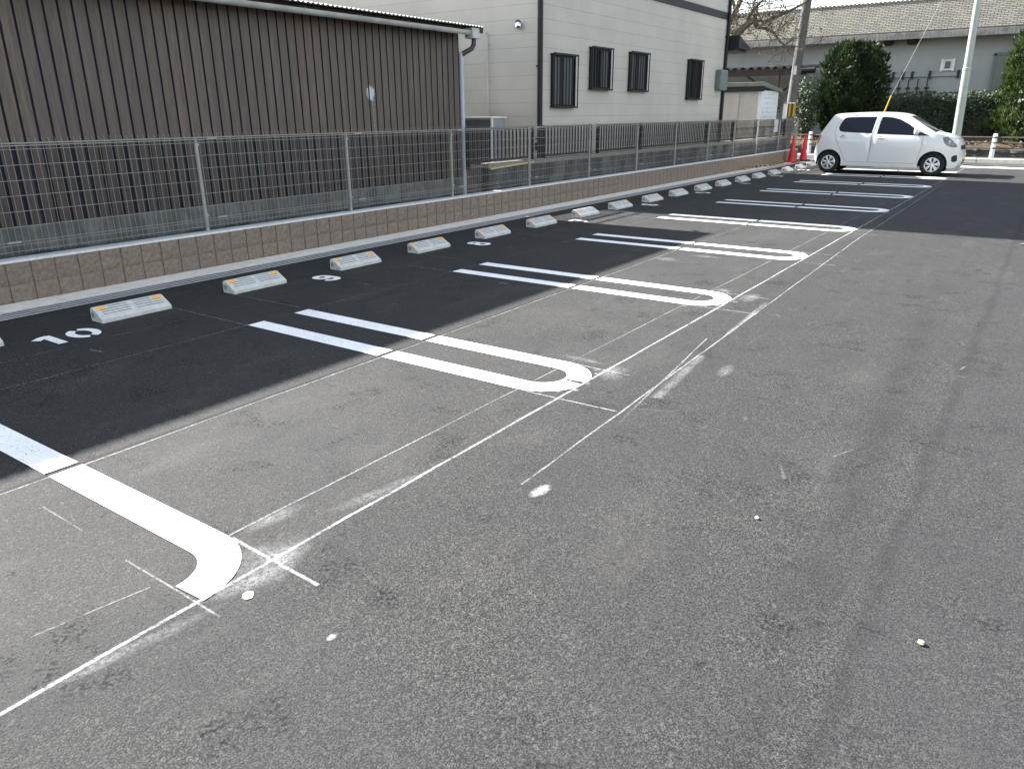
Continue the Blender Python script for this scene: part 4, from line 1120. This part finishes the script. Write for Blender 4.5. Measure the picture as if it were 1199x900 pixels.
RX, FX, WR, AR = .40, 2.845, .272, .325
top = [(.06, .27), (.02, .34), (.0, .45), (.01, .60), (.035, .74), (.07, .86), (.10, .95), (.155, 1.06), (.26, 1.235), (.345, 1.37), (.375, 1.425), (.43, 1.450),
       (.60, 1.463), (.85, 1.472), (1.15, 1.483), (1.45, 1.485), (1.75, 1.477), (2.0, 1.452), (2.15, 1.414), (2.32, 1.322), (2.50, 1.215), (2.69, 1.10), (2.85, 1.012),
       (2.95, .985), (3.08, .958), (3.19, .920), (3.27, .870), (3.325, .79), (3.352, .70), (3.375, .60), (3.395, .50), (3.395, .38), (3.375, .27), (3.33, .215)]
def smoothpts(pts, it=1):
    for _ in range(it):
        q = [pts[0]]
        for a, c in zip(pts, pts[1:]): q += [(a[0]*.75+c[0]*.25, a[1]*.75+c[1]*.25), (a[0]*.25+c[0]*.75, a[1]*.25+c[1]*.75)]
        pts = q+[pts[-1]]
    return pts
top = smoothpts(top)
def arch(cx, n=14):
    z0 = .195; a0 = math.asin((z0-.275)/AR)
    return [(cx+AR*math.cos(a0+(PI-2*a0)*i/n), .275+AR*math.sin(a0+(PI-2*a0)*i/n)) for i in range(n+1)]
def rarch():   # rear arch runs into the rear corner
    return arch(RX)
outline = top+[(3.20, .195)]+arch(FX)+arch(RX)
outline = [p for p in outline]
fwin = [(1.488, .985), (1.51, 1.20), (1.548, 1.392), (1.66, 1.392), (1.80, 1.378), (1.98, 1.330), (2.20, 1.215), (2.36, 1.105), (2.455, 1.03), (2.455, .955), (2.1, .965)]
rwin = [(.60, 1.045), (.565, 1.09), (.555, 1.14), (.575, 1.22), (.63, 1.33), (.67, 1.368), (.74, 1.385), (1.05, 1.395), (1.425, 1.393), (1.392, 1.20), (1.368, .995), (1.0, 1.012), (.68, 1.028)]
tri = [(2.47, 1.045), (2.70, .955), (2.44, .955)]
fdoor = [(1.385, .30), (1.39, .95), (1.46, 1.20), (1.50, 1.415), (1.80, 1.405), (2.02, 1.35), (2.26, 1.22), (2.50, 1.06), (2.56, .96), (2.545, .60), (2.49, .34), (2.44, .285)]
rdoor = [(.80, .33), (.72, .50), (.60, .70), (.50, .86), (.475, 1.02), (.50, 1.20), (.60, 1.37), (.72, 1.412), (1.05, 1.425), (1.482, 1.418), (1.442, 1.20), (1.372, .95), (1.366, .30), (.88, .285)]
hlamp = smoothpts([(2.985, .925), (3.01, .83), (3.07, .745), (3.20, .685), (3.31, .69), (3.31, .745), (3.20, .85), (3.09, .93)], 1)
tlamp = [(.046, .74), (.056, .80), (.088, .90), (.11, .955), (.145, .94), (.115, .84), (.085, .75)]
fog = [(3.245, .36), (3.23, .46), (3.27, .50), (3.345, .51), (3.36, .37), (3.30, .34)]
def inset(poly, d):
    n = len(poly); area = sum(poly[i][0]*poly[(i+1) % n][1]-poly[(i+1) % n][0]*poly[i][1] for i in range(n)); s = 1 if area > 0 else -1
    out = []
    for i in range(n):
        a = Vector(poly[i-1]); p = Vector(poly[i]); c = Vector(poly[(i+1) % n]); t = (c-a).normalized(); nn = Vector((-t.y, t.x))*s
        q = p+nn*d; out.append((q.x, q.y))
    return out
polys = [('fwin', fwin), ('rwin', rwin), ('tri', tri), ('hl', hlamp), ('tl', tlamp), ('fog', fog), ('fdoor', inset(fdoor, .006)), ('rdoor', inset(rdoor, .006)), ('fseam', fdoor), ('rseam', rdoor)]
def cdt():
    vs = []; ed = []
    def loop(poly):
        o = len(vs); vs.extend([Vector(p) for p in poly]); ed.extend([(o+i, o+(i+1) % len(poly)) for i in range(len(poly))])
    loop(outline)
    for nme, p in polys: loop(p)
    for i in range(50):
        for j in range(22):
            p = (.03+i*.068, .22+j*.06)
            if pip(p, outline): vs.append(Vector(p))
    r = delaunay_2d_cdt(vs, ed, [], 0, 1e-5)
    return r[0], r[2]
cv, cf = cdt()
YN = 21.62; CX0 = -5.325
car = thing('parked_car', 'small white five-door hatchback parked in the last bay beside the road', 'car', (CX0+1.7, YN+.7375, 0))
def CP(x, y, z): return (CX0+x, YN+.7375+y, z)
groups = {}
for f3 in cf:
    c = (sum(cv[i][0] for i in f3)/len(f3), sum(cv[i][1] for i in f3)/len(f3))
    if not pip(c, outline): continue
    nme = 'body'
    for nm2, p in polys:
        if pip(c, p): nme = nm2; break
    groups.setdefault(nme, []).append(f3)
def side_mesh(b, names, sgn, off=0.):
    idx = {}
    for nme in names:
        for f3 in groups.get(nme, []):
            out = []
            for i in f3:
                if i not in idx:
                    x, z = cv[i]; idx[i] = len(b.v); b.v.append(CP(x, sgn*(cw(x, z)+off), z))
                out.append(idx[i])
            b.face(out if sgn < 0 else out[::-1])
# body shell: sides, centre strip, seams
b = MB()
for sgn in (-1, 1):
    b.k = 0; side_mesh(b, ['body'], sgn); b.k = 1; side_mesh(b, ['fseam', 'rseam'], sgn, -.004); side_mesh(b, ['tri', 'fog'], sgn, -.002)
b.k = 0
ST = [-1, -.985, -.955, -.9, -.8, -.6, -.3, 0, .3, .6, .8, .9, .955, .985, 1]
def strip_pt(i, s):
    x, z = top[i]; w2 = cw(x, z)
    a = Vector(top[max(0, i-1)]); c = Vector(top[min(len(top)-1, i+1)]); t = (c-a).normalized(); nx, nz = -t.y, t.x
    crown = .030 if z > .9 else .045
    if x < .3 and z < 1.0: crown = .05
    k2 = crown*(1-abs(s)**2.6)
    bul = (.06 if x > 3.25 else 0)*(1-abs(s)**2)
    return CP(x+nx*k2+bul*.5, s*w2, z+nz*k2)
glass_rng = {'windscreen': [], 'rear_window': []}
o = len(b.v); NS = len(ST)
for i in range(len(top)):
    for s in ST: b.v.append(strip_pt(i, s))
for i in range(len(top)-1):
    xm = (top[i][0]+top[i+1][0])/2; zm = (top[i][1]+top[i+1][1])/2
    for j in range(NS-1):
        sm = abs((ST[j]+ST[j+1])/2)
        which = None
        if 2.17 < xm < 2.84 and zm > 1.0 and sm < .93: which = 'windscreen'
        if .13 < xm < .36 and zm > 1.03 and sm < .88: which = 'rear_window'
        fc = (o+i*NS+j, o+(i+1)*NS+j, o+(i+1)*NS+j+1, o+i*NS+j+1)
        if which: glass_rng[which].append(fc); continue
        b.k = 0
        if 3.30 < xm and .60 < zm < .705 and sm < .82: b.k = 1
        if 3.36 < xm and .30 < zm < .40 and sm < .6: b.k = 1
        b.face(fc)
allv = list(b.v)
b.build('body', ['car', 'carblack'], car, smooth=True, angle=40)
for nm2, fcs in glass_rng.items():
    g = MB(); mp = {}
    for fc in fcs:
        for i in fc:
            if i not in mp: mp[i] = len(g.v); g.v.append(allv[i])
        g.face([mp[i] for i in fc])
    g.build(nm2, 'carglass', car, smooth=True)
for sgn in (-1, 1):
    for nm2, key, wkey, hx, hz in (('front_door', 'fdoor', 'fwin', 1.60, .895), ('rear_door', 'rdoor', 'rwin', .70, .925)):
        d = MB(); side_mesh(d, [key], sgn); dd = d.build(nm2, 'car', car, smooth=True)
        w2 = MB(); side_mesh(w2, [wkey], sgn, -.006); w2.build('door_window', 'carglass', dd, smooth=True)
        hh = MB(); yv = cw(hx, hz)
        pts = [CP(hx-.085+.17*i/8, sgn*(yv+.004+.030*math.sin(PI*i/8)), hz-.012*i/8) for i in range(9)]; hh.tube(pts, [.012, .016, .018, .018, .018, .018, .018, .016, .012], 8)
        hb = len(hh.v); hh.k = 1; hh.box(CX0+hx-.06, CX0+hx+.03, YN+.7375+sgn*(yv+.001)-.0015, YN+.7375+sgn*(yv+.001)+.0015, hz-.028, hz+.026)
        hh.build('handle', ['car', 'carblack'], dd, smooth=True)
    for nm2, key, mt in (('headlight', 'hl', 'lens'), ('taillight', 'tl', 'red')):
        d = MB(); side_mesh(d, [key], sgn, .002); lo = d.build(nm2, mt, car, smooth=True)
        if key == 'hl':
            d = MB(); yv = cw(3.12, .80); d.lathe([(.0, .004), (.045, .004), (.055, .012), (.062, .004)], CP(3.12, sgn*yv-.0, .81), 16, 1); d.build('lamp_reflector', 'chrome', lo, smooth=True)
    mm = MB(); yv = cw(2.45, 1.0); cx, cz = 2.40, 1.06
    for i in range(7):
        for j in range(12):
            p = PI*i/6; t = 2*PI*j/12; sx = math.copysign(abs(math.sin(p)*math.cos(t))**.6, math.cos(t)); sz = math.copysign(abs(math.sin(p)*math.sin(t))**.6, math.sin(t))
            mm.v.append(CP(cx+.060*sx, sgn*(yv+.085)-.115*math.cos(p), cz+.088*sz))
    for i in range(6):
        for j in range(12): a = i*12+j; a2 = i*12+(j+1) % 12; mm.face((a, a2, a2+12, a+12))
    mm.build('wing_mirror', 'car', car, smooth=True)
    for nm2, cx in (('front_wheel', FX), ('rear_wheel', RX)):
        wy = sgn*(.7375-.085)
        w0 = thing(nm2, None, None, CP(cx, wy, WR)); w0.parent = car; w0.location = Vector(CP(cx, wy, WR))-WL[car.name]
        T = MB(); hw = .0725
        T.lathe([(.175, -hw*.8), (.20, -hw), (.245, -hw), (.264, -hw*.75), (.272, -hw*.4), (.272, hw*.4), (.264, hw*.75), (.245, hw), (.20, hw), (.175, hw*.8)], CP(cx, wy, WR), 36, 1)
        T.build('tyre', 'rubber', w0, smooth=True)
        H = MB(); so2 = sgn*(hw-.012); c0 = CP(cx, wy+so2, WR)
        H.k = 1; H.lathe([(.0, -sgn*.02), (.182, -sgn*.02)], c0, 36, 1); H.k = 0
        H.lathe([(.148, 0), (.160, sgn*.008), (.178, sgn*.002), (.186, -sgn*.012)], c0, 40, 1)
        H.lathe([(.0, sgn*.014), (.040, sgn*.012), (.052, sgn*.0)], c0, 24, 1)
        for s7 in range(7):
            a = 2*PI*s7/7+.2
            def q(r, da, h2): t = a+da; return (c0[0]+r*math.cos(t), c0[1]+sgn*h2, c0[2]+r*math.sin(t))
            vsx = [q(.040, -.55, .004), q(.040, .55, .004), q(.10, .24, .010), q(.155, .25, .004), q(.155, -.25, .004), q(.10, -.24, .010), q(.10, 0, .016), q(.045, 0, .012), q(.155, 0, .009)]
            H.add(vsx, [(7, 1, 2, 6), (6, 2, 3, 8), (0, 7, 6, 5), (5, 6, 8, 4)])
        H.build('wheel_cover', ['chrome', 'carblack'], w0, smooth=True, angle=50)
    for cx in (FX, RX):
        L = MB()
        o = len(L.v); n = 16
        for i in range(n+1):
            t = PI*i/n*1.12-.19
            for yy in (.735, .48): L.v.append(CP(cx+(AR+.006)*math.cos(t), sgn*min(yy, cw(cx+AR*math.cos(t), .4)-.012), .275+(AR+.006)*math.sin(t)))
        for i in range(n): L.face((o+2*i, o+2*i+2, o+2*i+3, o+2*i+1))
        o = len(L.v); L.v.append(CP(cx, sgn*.48, .275))
        for i in range(n+1): t = PI*i/n*1.12-.19; L.v.append(CP(cx+(AR+.006)*math.cos(t), sgn*.48, .275+(AR+.006)*math.sin(t)))
        for i in range(n): L.face((o, o+1+i, o+2+i))
        L.build('wheel_arch_liner', 'carblack', car)
u = MB(); u.box(CX0+.74, CX0+2.50, YN+.7375-.66, YN+.7375+.66, .20, .30); u.box(CX0+.15, CX0+3.25, YN+.7375-.44, YN+.7375+.44, .215, .32)
u.tube([CP(FX, -.6, WR), CP(FX, .6, WR)], .035, 8); u.tube([CP(RX, -.6, WR), CP(RX, .6, WR)], .045, 8)
u.build('underbody', 'carblack', car)
pl = MB(); pl.box(CX0+3.455, CX0+3.468, YN+.7375-.165, YN+.7375+.165, .38, .545); pl.build('licence_plate', 'plate', car)
pl = MB(); pl.box(CX0-.075, CX0-.062, YN+.7375-.165, YN+.7375+.165, .60, .765); pl.build('licence_plate', 'plate', car)
wp = MB(); wp.tube([CP(2.80, -.35, 1.075), CP(2.84, .1, 1.10)], .010, 5); wp.tube([CP(2.74, .0, 1.10), CP(2.80, .5, 1.065)], .010, 5); wp.build('wiper', 'carblack', car)
